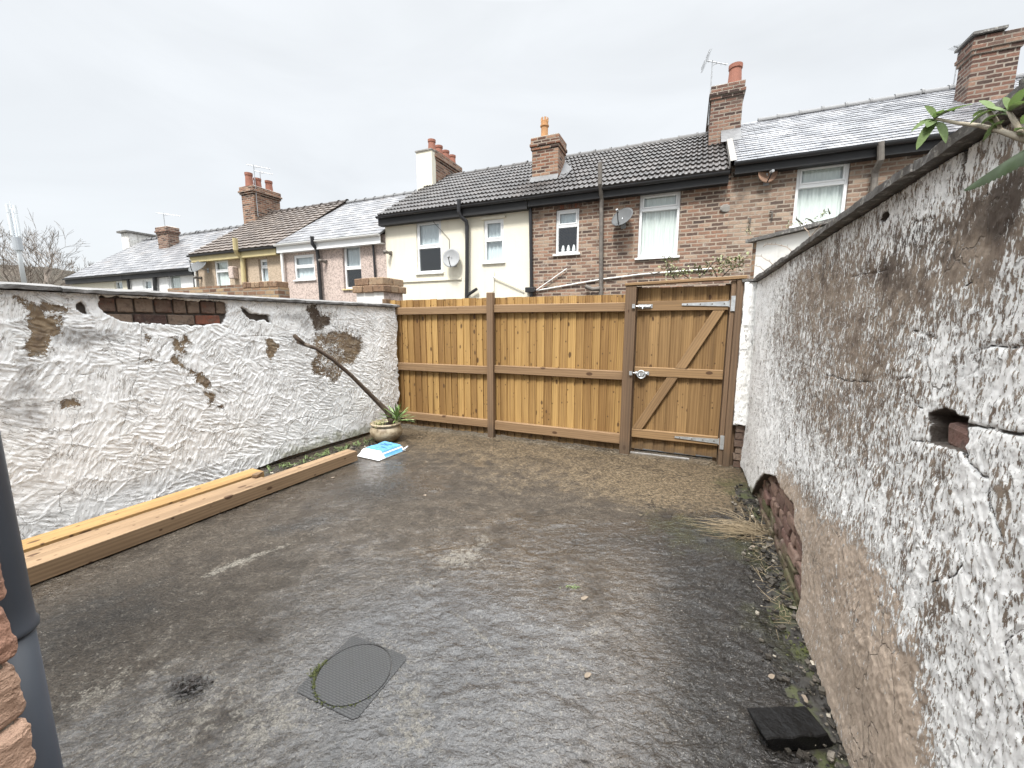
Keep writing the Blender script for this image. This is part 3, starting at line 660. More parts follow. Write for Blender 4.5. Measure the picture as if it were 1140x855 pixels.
# ---- house A: tan brick, wet slate
hA = house('brick_house', 'tan brick house under a wet grey slate roof, nearest to the right hand garden wall', S['A0'], S['A1'])
wA = (*rect([(888, 184.4), (947.7, 176.6), (940.5, 246), (882, 253)]),)
body(hA, S['A0'], S['A1'], ZA, RA, MAT['brickA'], [wA])
_, zb = RF.hit(884.5, 208)
window(hA, S['A0'], wA, zb, bmat=MAT['curtain'])
roof(hA, 7.0, ZA, RA, MAT['slate'], 20, 0.012, x0=0.02)
ridge_tiles(hA, 0.7, 7.0, RA, MAT['lead'])
gutter(hA, 0.03, 7.0, ZA - .02, MAT['black'], fascia=.2, fmat=MAT['blackpaint'])
px_pipe(hA, [(980.5, 158), (980.5, 178), (974, 192), (973.5, 199), (972, 216)], 0.05, MAT['iron'], ys=[-.27, -.25, -.12, -.10, -.10], name='soil_pipe', down=Z0, collars=())
# chimney at the right, with the aerial leaning from it
def place_stack(h, fl, fr, ft, far, eave, ridge, mat, right=True, corbel=.05, zback=None, zmin=None):
    """fl, fr: foot of the near face at left and right; ft: its top; far: a top point of the far end of the visible side face"""
    ref = fl if right else fr
    _, y0, zf = RF.hit_slope(*ref, -0.2, eave, YR, ridge)
    y0 = min(y0, YR - .1)
    a = RF.hit(*fl, off=y0)[0]; b = RF.hit(*fr, off=y0)[0]; zt = RF.hit(*ft, off=y0)[1]
    y1 = RF.hit_side(*far, a if right else b)[0]
    return stack(h, a - h['s0'], b - h['s0'], y0, y1, zf - .5 if zmin is None else zmin, zt, mat, corbel), (a - h['s0'], b - h['s0'], y0, y1, zt)
cA, bA = place_stack(hA, (1075, 116), (1128, 104), (1085, 42), (1070.5, 52), ZA, RA, MAT['brickchim'])
m = MB(); m.box(bA[0] - .07, bA[0] + (bA[1] - bA[0]) * .62, bA[2] - .07, bA[3] + .07, bA[4] + .03, bA[4] + .075); m.build('slate_slab', MAT['dark_coping'], cA)
# chimney on the party line with B
cM, bM = place_stack(hA, (789, 156), (824, 150), (793, 96.5), (785.5, 112), ZA, RA, MAT['brickchim'])
pot(cM, bM[0] + (bM[1] - bM[0]) * .72, bM[2] + .22, bM[4], .15, .46, MAT['terracotta'])
m = MB(); m.prism([(bM[2] - .45, ZA + (bM[2] - .45 + .2) * (RA - ZA) / (YR + .2) + .02), (bM[2] - .01, ZA + (bM[2] + .2) * (RA - ZA) / (YR + .2) + .05), (bM[2] - .01, ZA + (bM[2] + .2) * (RA - ZA) / (YR + .2) + .16)], 'x', bM[0] + .25, bM[1] + .0)
m.build('flashing', MAT['lead'], cM)
m = MB(); k = (RA - ZA) / (YR + .2)
m.quad((-.05, -.2, ZA + .03), (.06, -.2, ZA + .04), (.06, bM[2], ZA + k * (bM[2] + .2) + .05), (-.05, bM[2], ZA + k * (bM[2] + .2) + .04)); m.quad((-.05, -.2, ZB + .02), (-.05, -.2, ZA + .03), (-.05, YR, RA + .03), (-.05, YR, RB + .02)); m.build('verge_mortar', MAT['mortar'], hA)
wx = RF.world(bM[0] + hA['s0'], bM[2] + .2)
aerial('grid television aerial on a tall pole against the chimney with one fat red pot', (wx[0] - .03, wx[1], bM[4] - .75), 1.42, (0.75, -0.35, -0.35), 0.5, 5, .07, True)
sa_, za_ = RF.hit(1062, 93, off=2.9); zb_ = RF.hit(1057, 53, off=2.9)[1]; wx = RF.world(sa_, 2.9)
aerial('small bent television aerial leaning beside the potless chimney above the right wall', (wx[0], wx[1], za_), zb_ - za_, (-0.8, -0.35, -0.1), .32, 5, .10)
dish('small rusty brown satellite dish below the slate roof eave', (855, 192), .17, MAT['dishbrown'], (0.3, -1, 0.05), y=-.12)
for q, hh in (((859, 240), .06), ((835, 246), .04)):
    s, z = RF.hit(*q); m = MB(); m.path([(s - .2 - .04, -.03, z + hh), (s - .2, -.05, z + hh), (s - .2, -.04, z - hh)], .018, 6)
    m.build('wall_hook', MAT['iron'], hA)

# ---- house B: red brick, grey roll tiles
hB = house('brick_house', 'red brick house under dark roll tiles, with a tall white window behind the gate', S['B0'], S['A0'] - .002)
wB1 = rect([(619, 234), (644.8, 231), (644, 281.4), (618, 283.3)]); wB2 = rect([(712.3, 216.4), (757.4, 210.3), (754.7, 285), (709.6, 287)])
body(hB, S['B0'], S['A0'] - .002, ZB, RB, MAT['brickB'], [wB1, wB2])
window(hB, S['B0'], wB1, RF.hit(631, 251.2)[1], bmat=MAT['sky_reflection'], back=(RF.hit(631, 252)[1], wB1[3]))
m = MB()
for i in range(4): m.lathe([(.035, 0), (.045, .05), (.03, .12), (.015, .16)], (wB1[0] - S['B0'] + .15 + i * .13, .14, wB1[2] + .055), 8)
m.build('ornament', MAT['upvc'], hB)
window(hB, S['B0'], wB2, RF.hit(733, 232)[1], bmat=MAT['curtain'])
wB_ = S['A0'] - S['B0']
roof(hB, wB_, ZB, RB, MAT['pantile'], 10, 0.042, 0.112, 0.021, x1=wB_ - .06)
ridge_tiles(hB, 0, wB_ - .1, RB, MAT['pantile'])
gutter(hB, 0, wB_ - .05, ZB - .02, MAT['black'], fascia=.2, fmat=MAT['blackpaint'])
px_pipe(hB, [(668, 181), (668, 205), (670, 222), (669.5, 232), (669, 325)], .047, MAT['iron'], ys=[-.33, -.30, -.14, -.10, -.10], name='soil_pipe', down=Z0)
m = MB()   # soldier arch over the small window, brick-end lintel
for i in range(13):
    x = wB1[0] - S['B0'] - .05 + i * (wB1[1] - wB1[0] + .1) / 13; m.cur = random.random(); m.box(x + .004, x + (wB1[1] - wB1[0] + .1) / 13 - .004, -.006, .1, wB1[3] + .004, wB1[3] + .2)
m.build('brick_arch', MAT['rawbrick'], hB)
dish('dark grey satellite dish between the two windows of the red brick house', (692.5, 241), .235, MAT['dishgrey'], (-.35, -1, 0.75), y=-.25)
px_pipe(hB, [(597, 323.5), (669, 311), (712, 305.5), (793, 299)], .016, MAT['whitepipe'], y=-.03, name='waste_pipe')
px_pipe(hB, [(597, 323), (631, 299)], .013, MAT['whitepipe'], y=-.05, name='waste_pipe')
px_pipe(hB, [(652, 319), (660, 322), (668, 321)], .05, MAT['iron'], y=-.12, name='branch_pipe')
px_pipe(hB, [(590.3, 226), (590.7, 250), (591.7, 326)], .04, MAT['black'], y=-.06, name='downpipe', down=Z0)
m = MB(); s, z = RF.hit(592, 323); m.box(s - S['B0'] - .12, s - S['B0'] + .12, -.16, -.004, z - .06, z + .06); m.build('hopper', MAT['black'], hB, bevel=.01)
m = MB(); s, z = RF.hit(808, 232); m.lathe([(.02, 0), (.12, .005), (.10, .02), (.0, .025)], (0, 0, 0), 9)
pm = m.build('mortar_patch', MAT['mortar'], hB, loc=(s - S['B0'], 0, z), rot=(math.pi / 2, 0, .3)); pm.scale = (1, .7, 1)
# chimney standing on the slope, orange pot
_, yk, zk = RF.hit_slope(606, 202, -.2, ZB, YR, RB)
a = RF.hit(592, 202, off=yk)[0]; b = RF.hit(621, 198, off=yk)[0]; zt = RF.hit(607, 151.5, off=yk)[1]
cB = stack(hB, a - S['B0'], b - S['B0'], yk, yk + .62, zk - .3, zt, MAT['brickorange'], .05)
pot(cB, a - S['B0'] + (b - a) * .33, yk + .3, zt, .09, .56, MAT['buffpot'], True)
m = MB(); x = b - S['B0']; k = (RB - ZB) / (YR + .2)
m.quad((x + .004, yk, zk), (x + .2, yk + .02, zk + .06), (x + .2, yk + .62, zk + .62 * k + .06), (x + .004, yk + .62, zk + .62 * k + .25)); m.quad((a - S['B0'] - .02, yk - .12, zk - .02), (b - S['B0'] + .02, yk - .12, zk - .02), (b - S['B0'] + .02, yk - .01, zk + .14), (a - S['B0'] - .02, yk - .01, zk + .14)); m.build('flashing', MAT['lead'], cB)

# ---- house C: cream render, same roll tiles
hC = house('cream_house', 'cream rendered house under dark roll tiles, directly behind the timber fence', S['C0'], S['B0'] - .002)
wC1 = rect([(463.3, 247.4), (490.7, 244), (492.5, 303), (464.7, 304)]); wC2 = rect([(538.4, 245), (560, 243), (561.3, 291), (539, 292.4)])
body(hC, S['C0'], S['B0'] - .002, ZB, RB, MAT['cream'], [wC1, wC2])
window(hC, S['C0'], wC1, RF.hit(477, 275)[1], bmat=MAT['sky_reflection'], back=(RF.hit(477, 276)[1], wC1[3]), y=.03)
window(hC, S['C0'], wC2, RF.hit(550, 267)[1], bmat=MAT['sky_reflection'], y=.03)
m = MB(); m.box(wC2[0] - S['C0'] - .06, wC2[1] - S['C0'] + .06, -.05, -.002, wC2[3] + .004, wC2[3] + .06); m.build('drip_moulding', MAT['cream'], hC)
wC_ = S['B0'] - S['C0'] - .002
roof(hC, wC_, ZB, RB, MAT['pantile'], 10, 0.042, 0.112, 0.021, x0=-.06)
ridge_tiles(hC, 0, wC_, RB, MAT['pantile'])
gutter(hC, -.08, wC_, ZB - .02, MAT['black'], fascia=.24, fmat=MAT['blackpaint'])
px_pipe(hC, [(511, 222), (511, 236), (513, 241), (519, 246.5), (520, 252), (520, 300), (519.5, 331)], .052, MAT['black'], ys=[-.28, -.26, -.22, -.13, -.10, -.10, -.10], name='soil_pipe', down=Z0)
px_pipe(hC, [(520, 329), (531, 321.5)], .04, MAT['black'], y=-.1, name='branch_pipe')
dish('pale grey satellite dish on the cream wall right of its larger window', (502, 287), .23, MAT['dishlight'], (.25, -1, .25), y=-.2)
m = MB(); s0_, zl = RF.hit(447, 313.3); s1_, zl2 = RF.hit(514, 312.8); m.box(s0_ - S['C0'], s1_ - S['C0'], -.035, -.002, zl - .03, zl + .015); m.build('string_course', MAT['cream'], hC)
wall_light(hC, (435.5, 282))
px_pipe(hC, [(476, 238), (485, 250), (500, 266), (500.5, 283)], .006, MAT['black'], ys=[-.1, -.03, -.02, -.02], name='cable')
px_pipe(hC, [(549, 308), (583, 323)], .016, MAT['whitepipe'], y=-.05, name='waste_pipe')
px_pipe(hC, [(549, 302), (549, 324)], .02, MAT['whitepipe'], y=-.04, name='waste_pipe')
cC, bC = place_stack(hC, (471, 209), (485.5, 205), (477, 168), (513.5, 175), ZB, RB, MAT['brickorange'], right=False, corbel=.05)
# near half of this stack is rendered cream and stops a little lower
cz = RF.hit(477, 171, off=bC[2])[1]
m = MB(); m.box(bC[0] - .07, bC[1] + .004, bC[2] - .22, bC[2] - .004, RB - .9, cz); o = m.build('rendered_breast', MAT['cream'], cC); m = MB(); m.box(bC[0] - .1, bC[1] + .02, bC[2] - .25, bC[2] - .004, cz + .001, cz + .04); m.build('breast_cap', MAT['mortar'], cC)
for i in range(4): pot(cC, (bC[0] + bC[1]) / 2, bC[2] + .2 + i * (bC[3] - bC[2] - .4) / 3, bC[4] + .0, .13, .40 - .03 * (i > 0), MAT['terracotta'])

# ---- house D: pink pebbledash, pale slate
hD = house('pebbledash_house', 'pink pebbledashed house with white gutter and pale slate roof, left of the cream house', S['D0'], S['C0'] - .002)
wD1 = rect([(327.5, 284.4), (349.8, 282.5), (350.4, 310), (328, 312.5)]); wD2 = rect([(380, 272.7), (401.8, 271), (402, 320.7), (383.7, 322)])
body(hD, S['D0'], S['C0'] - .002, ZD, RD, MAT['pink'], [wD1, wD2])
window(hD, S['D0'], wD1, RF.hit(339, 297)[1], bmat=MAT['sky_reflection'], y=.02)
window(hD, S['D0'], wD2, RF.hit(392, 298.5)[1], bmat=MAT['sky_reflection'], back=(RF.hit(392, 299)[1], wD2[3]), sill=MAT['yellowpaint'], y=.07)
wD_ = S['C0'] - S['D0'] - .002
roof(hD, wD_, ZD, RD, MAT['slate_mossy'], 16, 0.012)
ridge_tiles(hD, 0, wD_, RD, MAT['lead'])
gutter(hD, 0, wD_ - .02, ZD - .02, MAT['whitepipe'], fascia=.25, fmat=MAT['upvc'])
px_pipe(hD, [(347.4, 263), (348, 271.6), (353, 278), (354, 285), (357, 326)], .055, MAT['black'], ys=[-.3, -.28, -.12, -.1, -.1], name='soil_pipe', down=Z0)
px_pipe(hD, [(411, 260.5), (415, 267), (417.6, 308)], .03, MAT['black'], ys=[-.26, -.06, -.06], name='downpipe', down=Z0)
px_pipe(hD, [(313, 276), (317, 328)], .045, MAT['whitepipe'], ys=[-.12, -.08], name='downpipe', down=Z0)
wall_light(hD, (363.5, 291.5))

# ---- house E: beige pebbledash, brown tiles
hE = house('pebbledash_house', 'beige pebbledashed house with yellow flue pipe and brown tiled roof', S['E0'], S['D0'] - .002)
wE1 = rect([(238.6, 290.3), (253.8, 288), (256.7, 322), (241.5, 324)]); wE2 = rect([(287, 289), (297, 287.4), (299.5, 316.6), (290, 318)])
body(hE, S['E0'], S['D0'] - .002, ZE, RE, MAT['beige'], [wE1, wE2])
window(hE, S['E0'], wE1, RF.hit(247, 302)[1], bmat=MAT['curtain'], y=.02)
window(hE, S['E0'], wE2, RF.hit(292, 297.5)[1], bmat=MAT['sky_reflection'], y=.08)
wE_ = S['D0'] - S['E0'] - .002
roof(hE, wE_, ZE, RE, MAT['flattile'], 15, 0.04, 0.30, .012, x0=-.05, x1=wE_ - .01)
ridge_tiles(hE, 0, wE_, RE, MAT['flattile'])
gutter(hE, -.06, wE_ - .02, ZE - .02, MAT['black'], fascia=.24, fmat=MAT['yellowpaint'])
px_pipe(hE, [(261.4, 265), (262.5, 278), (264, 282), (270, 287), (272.5, 325)], .075, MAT['yellowpaint'], ys=[-.35, -.32, -.25, -.1, -.1], name='flue_pipe', down=Z0)
px_pipe(hE, [(217, 299), (219, 324)], .04, MAT['whitepipe'], y=-.08, name='downpipe', down=Z0)
m = MB(); s, z = RF.hit(263, 304); m.box(s - S['E0'] - .12, s - S['E0'] + .12, -.2, -.003, z - .2, z + .2); m.build('meter_box', MAT['pink'], hE, bevel=.02)
m = MB(); n = 8
for i in range(n):
    x0_, x1_ = wE2[0] - S['E0'], wE2[1] - S['E0']; a0, a1 = i / n, (i + 1) / n; zz = lambda t: wE2[3] + .16 * math.sin(math.pi * t)
    m.quad((x0_ + (x1_ - x0_) * a0, -.004, zz(a0)), (x0_ + (x1_ - x0_) * a1, -.004, zz(a1)), (x0_ + (x1_ - x0_) * a1, -.004, zz(a1) + .08), (x0_ + (x1_ - x0_) * a0, -.004, zz(a0) + .08))
o = m.build('arch', MAT['brickpier'], hE); sm = o.modifiers.new('t', 'SOLIDIFY'); sm.thickness = .03
wall_light(hE, (224.5, 309.6))
dish('dark grey satellite dish at the corner between the white house and the beige house', (219.5, 296), .3, MAT['dishgrey'], (.2, -1, 1.0), y=-.35)
cE, bE = place_stack(hE, (271.5, 249.5), (284.5, 246), (274, 207.5), (311, 216.5), ZE, RE, MAT['brickorange'], right=False, corbel=.08)
for f_, hh in ((.12, .55), (.42, .45), (.85, .5)): pot(cE, (bE[0] + bE[1]) / 2, bE[2] + f_ * (bE[3] - bE[2]), bE[4], .15, hh, MAT['terracotta'])
wx = RF.world(bE[1] + S['E0'] + .04, bE[2] + .1)
aerial('long thin television aerial on the chimney of three pots above the brown tiles', (wx[0], wx[1], bE[4] - 1.2), 2.0, (1, .25, -.12), .85, 9, .13)
wx = RF.world((bE[0] + bE[1]) / 2 + S['E0'], bE[2] + .65)
aerial('lower of the two thin aerials above the chimney of three pots', (wx[0], wx[1], bE[4] - .2), 1.0, (1, .25, -.12), .7, 7, .11)

# ---- houses F and G: white and cream, one slate roof line
hF = house('white_house', 'white rendered house with one short potless brick chimney, left of the beige house', S['F0'], S['E0'] - .002)
wF1 = rect([(186.5, 305), (200.5, 304), (202, 322), (187.5, 323)]); wF2 = rect([(158.5, 312), (168, 311), (169, 322), (159, 323)])
body(hF, S['F0'], S['E0'] - .002, ZF, RF_, MAT['whitewash'], [wF1, wF2])
window(hF, S['F0'], wF1, None, bmat=MAT['curtain'], y=.06); window(hF, S['F0'], wF2, None, bmat=MAT['sky_reflection'], y=.06)
wF_ = S['E0'] - S['F0'] - .002
roof(hF, wF_, ZF, RF_, MAT['slate_mossy'], 16, .012); ridge_tiles(hF, 0, wF_, RF_, MAT['lead'])
gutter(hF, 0, wF_, ZF - .02, MAT['black'], fascia=.22, fmat=MAT['blackpaint'])
px_pipe(hF, [(216.2, 299), (217, 324)], .04, MAT['black'], y=-.08, down=Z0); px_pipe(hF, [(172, 308), (172.8, 322)], .07, MAT['black'], y=-.1, name='soil_pipe', down=Z0); px_pipe(hF, [(142, 308), (143.6, 320)], .05, MAT['black'], y=-.08, down=Z0)
cF, bF = place_stack(hF, (177, 279), (188.5, 276), (181, 252.5), (198.3, 255), ZF, RF_, MAT['brickchim'], right=False, corbel=.06)
wx = RF.world(bF[0] + S['F0'] + .1, bF[2] + .3)
aerial('thin television aerial on the short potless chimney of the white house', (wx[0], wx[1], bF[4] - .3), 1.0, (1, .2, -.1), .95, 8, .12)
hG = house('cream_house', 'cream house at the far left end of the terrace, with a rough white stack', S['G0'], S['F0'] - .002)
wG1 = rect([(127, 313), (136, 312.4), (136.5, 322), (127.5, 323)])
body(hG, S['G0'], S['F0'] - .002, ZF, RF_, MAT['cream'], [wG1]); window(hG, S['G0'], wG1, None, bmat=MAT['sky_reflection'], y=.06)
wG_ = S['F0'] - S['G0'] - .002
roof(hG, wG_, ZF, RF_, MAT['slate_mossy'], 16, .012, x0=-.1); ridge_tiles(hG, -.1, wG_, RF_, MAT['lead'])
gutter(hG, -.1, wG_, ZF - .02, MAT['black'], fascia=.24, fmat=MAT['blackpaint'])
_, y0g, zg = RF.hit_slope(136.5, 275.5, -.2, ZF, YR, RF_); sg = RF.hit(144, 275, off=y0g)[0]; sg0 = RF.hit(136.5, 275, off=y0g)[0]; ztg = RF.hit(134, 258.5, off=y0g)[1]; y1g = RF.hit_side(170, 263.5, sg)[0]
m = MB(); m.box(sg0 - S['G0'], sg - S['G0'], y0g, max(y1g, y0g + 1.5), zg - .5, ztg - .06); o = m.build('rendered_stack', MAT['stackrender'], hG, bevel=.02)
m = MB(); m.box(sg0 - S['G0'] - .12, sg - S['G0'] + .1, y0g - .12, max(y1g, y0g + 1.5) + .1, ztg - .058, ztg + .03); m.build('slab', MAT['dark_coping'], o)

# ---- a house further off, its chimney showing over the eave line
p = at_depth(92, 300, 42); FA = Frame(p, TH)
hX = empty('distant_house', 'small far house whose brick chimney shows left of the white terrace roof', 'house', (float(p[0]), float(p[1]), 0), TH + .1)
zt = float(p[2]); m = MB(); m.box(-1, 7, 1, 6, -2, zt - 3.4); m.build('wall', MAT['brickchim'], hX)
m = MB(); m.prism([(.6, zt - 3.4), (6.4, zt - 3.4), (3.5, zt - 1.2)], 'x', -1.2, 7.2); m.build('roof', MAT['slate_mossy'].copy() if False else MAT['dark_coping'], hX)
o = stack(hX, -.55, .35, 3.0, 3.8, zt - 2.5, zt + 1.15, MAT['brickchim'], .06)

# ================================================================== far left: hill, mast, bare trees
m = M('winter_wood_hill'); c = m.coord(); n = m.noise(c, .05, 6, .7); n2 = m.noise(c, .4, 5, .7)
MAT['hill'] = m.fin(m.ramp(m.math('ADD', m.math('MULTIPLY', n, .6), m.math('MULTIPLY', n2, .4)), [(.3, (.03, .028, .023)), (.55, (.065, .056, .045)), (.75, (.10, .088, .07))]), 1.0, m.bump(n2, .8, 1.0), .1)
ang = np.linspace(D2R(-75), D2R(75), 240); rad = np.linspace(140, 420, 40)
A, R = np.meshgrid(ang, rad); X = R * np.sin(A); Y = R * np.cos(A)
T = smooth(150, 330, R); Zh = -1.5 + T * (40 * (0.25 + 0.75 * smooth(-0.4, -1.0, A)) * (.8 + .4 * fbm(A * 5, R * .01, 3)) + 5 * fbm(X * .09, Y * .09, 8)) * .82
hill = grid_mesh('hill', X, Y, Zh, {}, MAT['hill']); tag(hill, kind='structure')
MAT['mast'] = simple('pale_mast_paint', (.62, .65, .67), .5, .05, 1); MAT['mastdark'] = simple('mast_band', (.33, .35, .37), .6, .1, 2)
DM = 36.0; pb = at_depth(26, 309, DM); pt = at_depth(9.6, 226.5, DM); x0_, y0_ = float(pb[0]), float(pb[1]); zt = float(CAM_H + (math.hypot(x0_, y0_)) * (pt[2] - CAM_H) / math.hypot(pt[0], pt[1]))
mast = empty('phone_mast', 'pale slender telecom mast with white antenna shrouds, standing among bare trees', 'mast', (x0_, y0_, -2))
m = MB(); m.path([(0, 0, 0), (0, 0, zt * .55)], [.25, .18], 14); m.path([(0, 0, zt * .55), (0, 0, zt + 1.6)], [.18, .10], 14); m.build('pole', MAT['mast'], mast, smooth=True)
m = MB(); m.path([(0, 0, zt - 1.9), (0, 0, zt - .8)], [.31, .3], 14); m.build('equipment_band', MAT['mastdark'], mast)
m = MB()
for a in (0.4, 2.5, 4.6):
    for z0_, z1_ in ((zt - .7, zt + 1.1), (zt + 1.2, zt + 1.9)):
        m.path([(.24 * math.cos(a), .24 * math.sin(a), z0_), (.24 * math.cos(a), .24 * math.sin(a), z1_)], .11, 10)
m.path([(0, 0, zt + 1.5), (0, 0, zt + 2.3)], .02, 5)
m.build('antenna', MAT['mast'], mast)
MAT['bark'] = simple('winter_bark', (.15, .125, .10), .9, .35, 2); MAT['twig'] = simple('winter_twig', (.17, .14, .115), .9, .35, 2)
def bare_tree(label, px, depth, hgt, spread, seed, dense=1.0):
    rnd = random.Random(seed); p = at_depth(*px, depth); o = empty('bare_tree', label, 'tree', (float(p[0]), float(p[1]), -1.5), 0, 'bare trees behind the left wall')
    tr, cr = MB(), MB()
    def grow(p, d, L, r, lev):
        d = d.normalized(); pts = [p]; rr = [r]; n = 3; q = p
        for k in range(n):
            d = (d + Vector((rnd.uniform(-1, 1), rnd.uniform(-1, 1), rnd.uniform(-.3, .7))) * .16).normalized(); q = q + d * (L / n); pts.append(q); rr.append(r * (1 - .35 * (k + 1) / n))
        (tr if lev < 2 else cr).path(pts, rr, 7 if lev < 2 else 3, cap=False)
        if lev >= 7: return
        nk = rnd.choice((2, 3, 3)) if lev < 6 else 2
        for _ in range(nk):
            nd = (d + Vector((rnd.uniform(-1, 1), rnd.uniform(-1, 1), rnd.uniform(-.5, .75))) * spread).normalized()
            grow(pts[-1] if rnd.random() < .65 else pts[-2], nd, L * rnd.uniform(.6, .86), max(.016, rr[-1] * rnd.uniform(.6, .85)), lev + 1)
    grow(Vector((0, 0, 0)), Vector((0, 0, 1)), hgt * .30, hgt * .030, 0)
    tr.build('trunk', MAT['bark'], o, smooth=True); cr.build('crown', MAT['twig'], o)
bare_tree('tallest bare tree, right of the pale mast', (43, 330), 44, 15.5, .62, 4)
bare_tree('leafless tree with a wide low crown, farther right of the mast', (63, 330), 48, 13, .68, 11)
bare_tree('brownish bare tree at the extreme left edge, left of the mast', (2, 330), 40, 12, .6, 23)

# ================================================================== THE YARD: ground sheets
MAT['earth'] = simple('far_ground', (.10, .095, .085), .9, .3, .6)
m = MB(); m.quad((-900, -300, -.12), (900, -300, -.12), (900, 1200, -.12), (-900, 1200, -.12)); tag(m.build('ground', MAT['earth']), kind='structure')
MAT['alley'] = simple('alley_tarmac', (.07, .068, .065), .7, .3, 5, bump=.5)

# drain cover placing is needed by the floor
CC = (gnd(393.5, 708) + gnd(455, 732.7) + gnd(395, 803) + gnd(329, 764)) / 4
xs = np.arange(-5.4, 3.9, .011)
ys = np.concatenate([np.arange(-1.2, .9, .03), np.arange(.9, 3.2, .0085), np.arange(3.2, 6.9, .016)])
X, Y = np.meshgrid(xs, ys)
def gblob(px, rx, ry=None, rot=0.0):
    p = gnd(*px); ry = ry or rx; c, s = math.cos(rot), math.sin(rot); dx, dy = X - p[0], Y - p[1]
    return np.exp(-(((c * dx + s * dy) / rx) ** 2 + ((-s * dx + c * dy) / ry) ** 2))
FF = Frame(gnd(447, 473), TH)
fy = -((X - FF.o[0]) * FF.ay[0] + (Y - FF.o[1]) * FF.ay[1])        # metres in front of the fence
tan = 0.85 * smooth(2.0, .2, fy + .7 * (fbm(X * 1.3, Y * 1.3, 2) - .5)) + .75 * gblob((760, 545), .85, .45) + .35 * gblob((560, 540), .5) - .35 * gblob((400, 560), .5)
sand = .22 * smooth(-.2, -1.2, X) * smooth(2.6, 1.4, Y) + .16 * gblob((480, 800), .8, .5) + 1.05 * gblob((512, 622), .17, .11) + .7 * gblob((535, 605), .10) + .55 * gblob((470, 650), .12) + .65 * gblob((280, 622), .26, .05, .75) + .7 * gblob((455, 795), .10, .2, .3) + .6 * gblob((300, 800), .13) + .55 * gblob((100, 770), .10) + .4 * gblob((660, 700), .07) + .45 * gblob((430, 725), .12) + .35 * gblob((600, 740), .3) + .35 * gblob((180, 800), .25)
dark = 1.15 * smooth(-.1, .75, X - .30 - .33 * (Y - 1.2)) * smooth(3.7, 2.6, Y) + .6 * gblob((100, 690), .4) + .55 * gblob((420, 545), .5, .35) + .9 * gblob((210, 766), .085, .06) + .5 * gblob((330, 585), .3, .12, .5) + .45 * gblob((660, 600), .5, .3)
grey = 1.0 * gblob((520, 760), .75, .62) + .5 * gblob((460, 690), .4)
lin_ = poly_dist(X + .02 * (fbm(X * 20, Y * 20, 3) - .5), Y, [tuple(gnd(*q)[:2]) for q in ((500, 680), (515, 688), (530, 702), (545, 716), (556, 728))]); sand = sand + .75 * smooth(.16, .0, np.abs(fy - .06)) * (.3 + fbm(X * 5, Y * 5, 66)) + .9 * smooth(.012, .003, lin_); lin_ = poly_dist(X + .03 * (fbm(X * 12, Y * 12, 5) - .5), Y, [tuple(gnd(*q)[:2]) for q in ((230, 640), (270, 622), (330, 602), (370, 585))]); sand = sand + .5 * smooth(.05, .0, lin_)
moss = .85 * gblob((830, 545), .35, .5) + .75 * gblob((760, 590), .4) + .8 * gblob((870, 640), .16, .5) + .5 * gblob((900, 730), .12, .3) + .5 * gblob((845, 700), .15, .4)
puddle = gblob((210, 766), .07, .05)
flat = smooth(.17, .27, np.maximum(np.abs((X - CC[0]) * FF.ax[0] + (Y - CC[1]) * FF.ax[1]), np.abs((X - CC[0]) * FF.ay[0] + (Y - CC[1]) * FF.ay[1])))
rough_zone = np.clip(.36 + .9 * dark + .12 * grey - .4 * tan, .15, 1.3)
lump = fbm(X * 16 + .7 * Y, Y * 26, 21, 4); fl = np.abs(2 * fbm(X * 9 + Y * 4, Y * 17 - X * 3, 31, 3) - 1)
patch = smooth(.47, .56, fbm(X * 2.2, Y * 3.0, 41, 5))
Zf = .012 * (fbm(X * .9, Y * .9, 11) - .5) + rough_zone * (.015 * (lump - .5) + .010 * np.minimum(fl, .3)) + .007 * patch * (.5 + .5 * rough_zone) + .0025 * (fbm(X * 55, Y * 55, 51, 2) - .5) - .008 * puddle
Zf = Zf * flat - .004
def floor_z(x, y):
    i = np.searchsorted(ys, y); j = np.searchsorted(xs, x); return float(Zf[min(i, len(ys) - 1), min(j, len(xs) - 1)])
m = M('wet_yard_concrete'); c = m.coord()
aT, aS, aD, aG, aM, aP = (m.attr(k) for k in ('tan', 'sand', 'dark', 'grey', 'moss', 'patch'))
n1 = m.noise(c, 1.6, 6, .62); n2 = m.noise(c, 7, 6, .65); n3 = m.noise(c, 34, 5, .65); n4 = m.noise(c, 120, 4, .65)
col = m.ramp(m.math('ADD', m.math('MULTIPLY', n2, .6), m.math('MULTIPLY', n3, .4)), [(.3, (.021, .0165, .0125)), (.5, (.043, .035, .027)), (.68, (.082, .068, .053))])
col = m.mix(m.math('MULTIPLY', m.ss(m.math('ADD', aG, m.math('SUBTRACT', n2, .5)), .2, .9), .75), col, m.mix(n3, (.032, .031, .031), (.08, .077, .075)))
dk = m.ss(m.math('ADD', aD, m.math('MULTIPLY', m.math('SUBTRACT', n2, .5), 1.3)), .10, .75); col = m.mix(m.math('MULTIPLY', dk, .82), col, m.mix(n3, (.006, .0056, .0053), (.015, .0145, .014)))
tf = m.ss(m.math('ADD', aT, m.math('MULTIPLY', m.math('SUBTRACT', n2, .5), 1.7)), .25, 1.0); col = m.mix(m.math('MULTIPLY', tf, .85), col, m.mix(m.ss(n3, .36, .64), m.mix(n2, (.022, .017, .010), (.060, .046, .028)), (.145, .108, .068)))
mf = m.ss(m.math('ADD', aM, m.math('MULTIPLY', m.math('SUBTRACT', n2, .5), 1.5)), .35, 1.0); col = m.mix(m.math('MULTIPLY', mf, .7), col, m.mix(n3, (.018, .021, .007), (.052, .055, .02)))
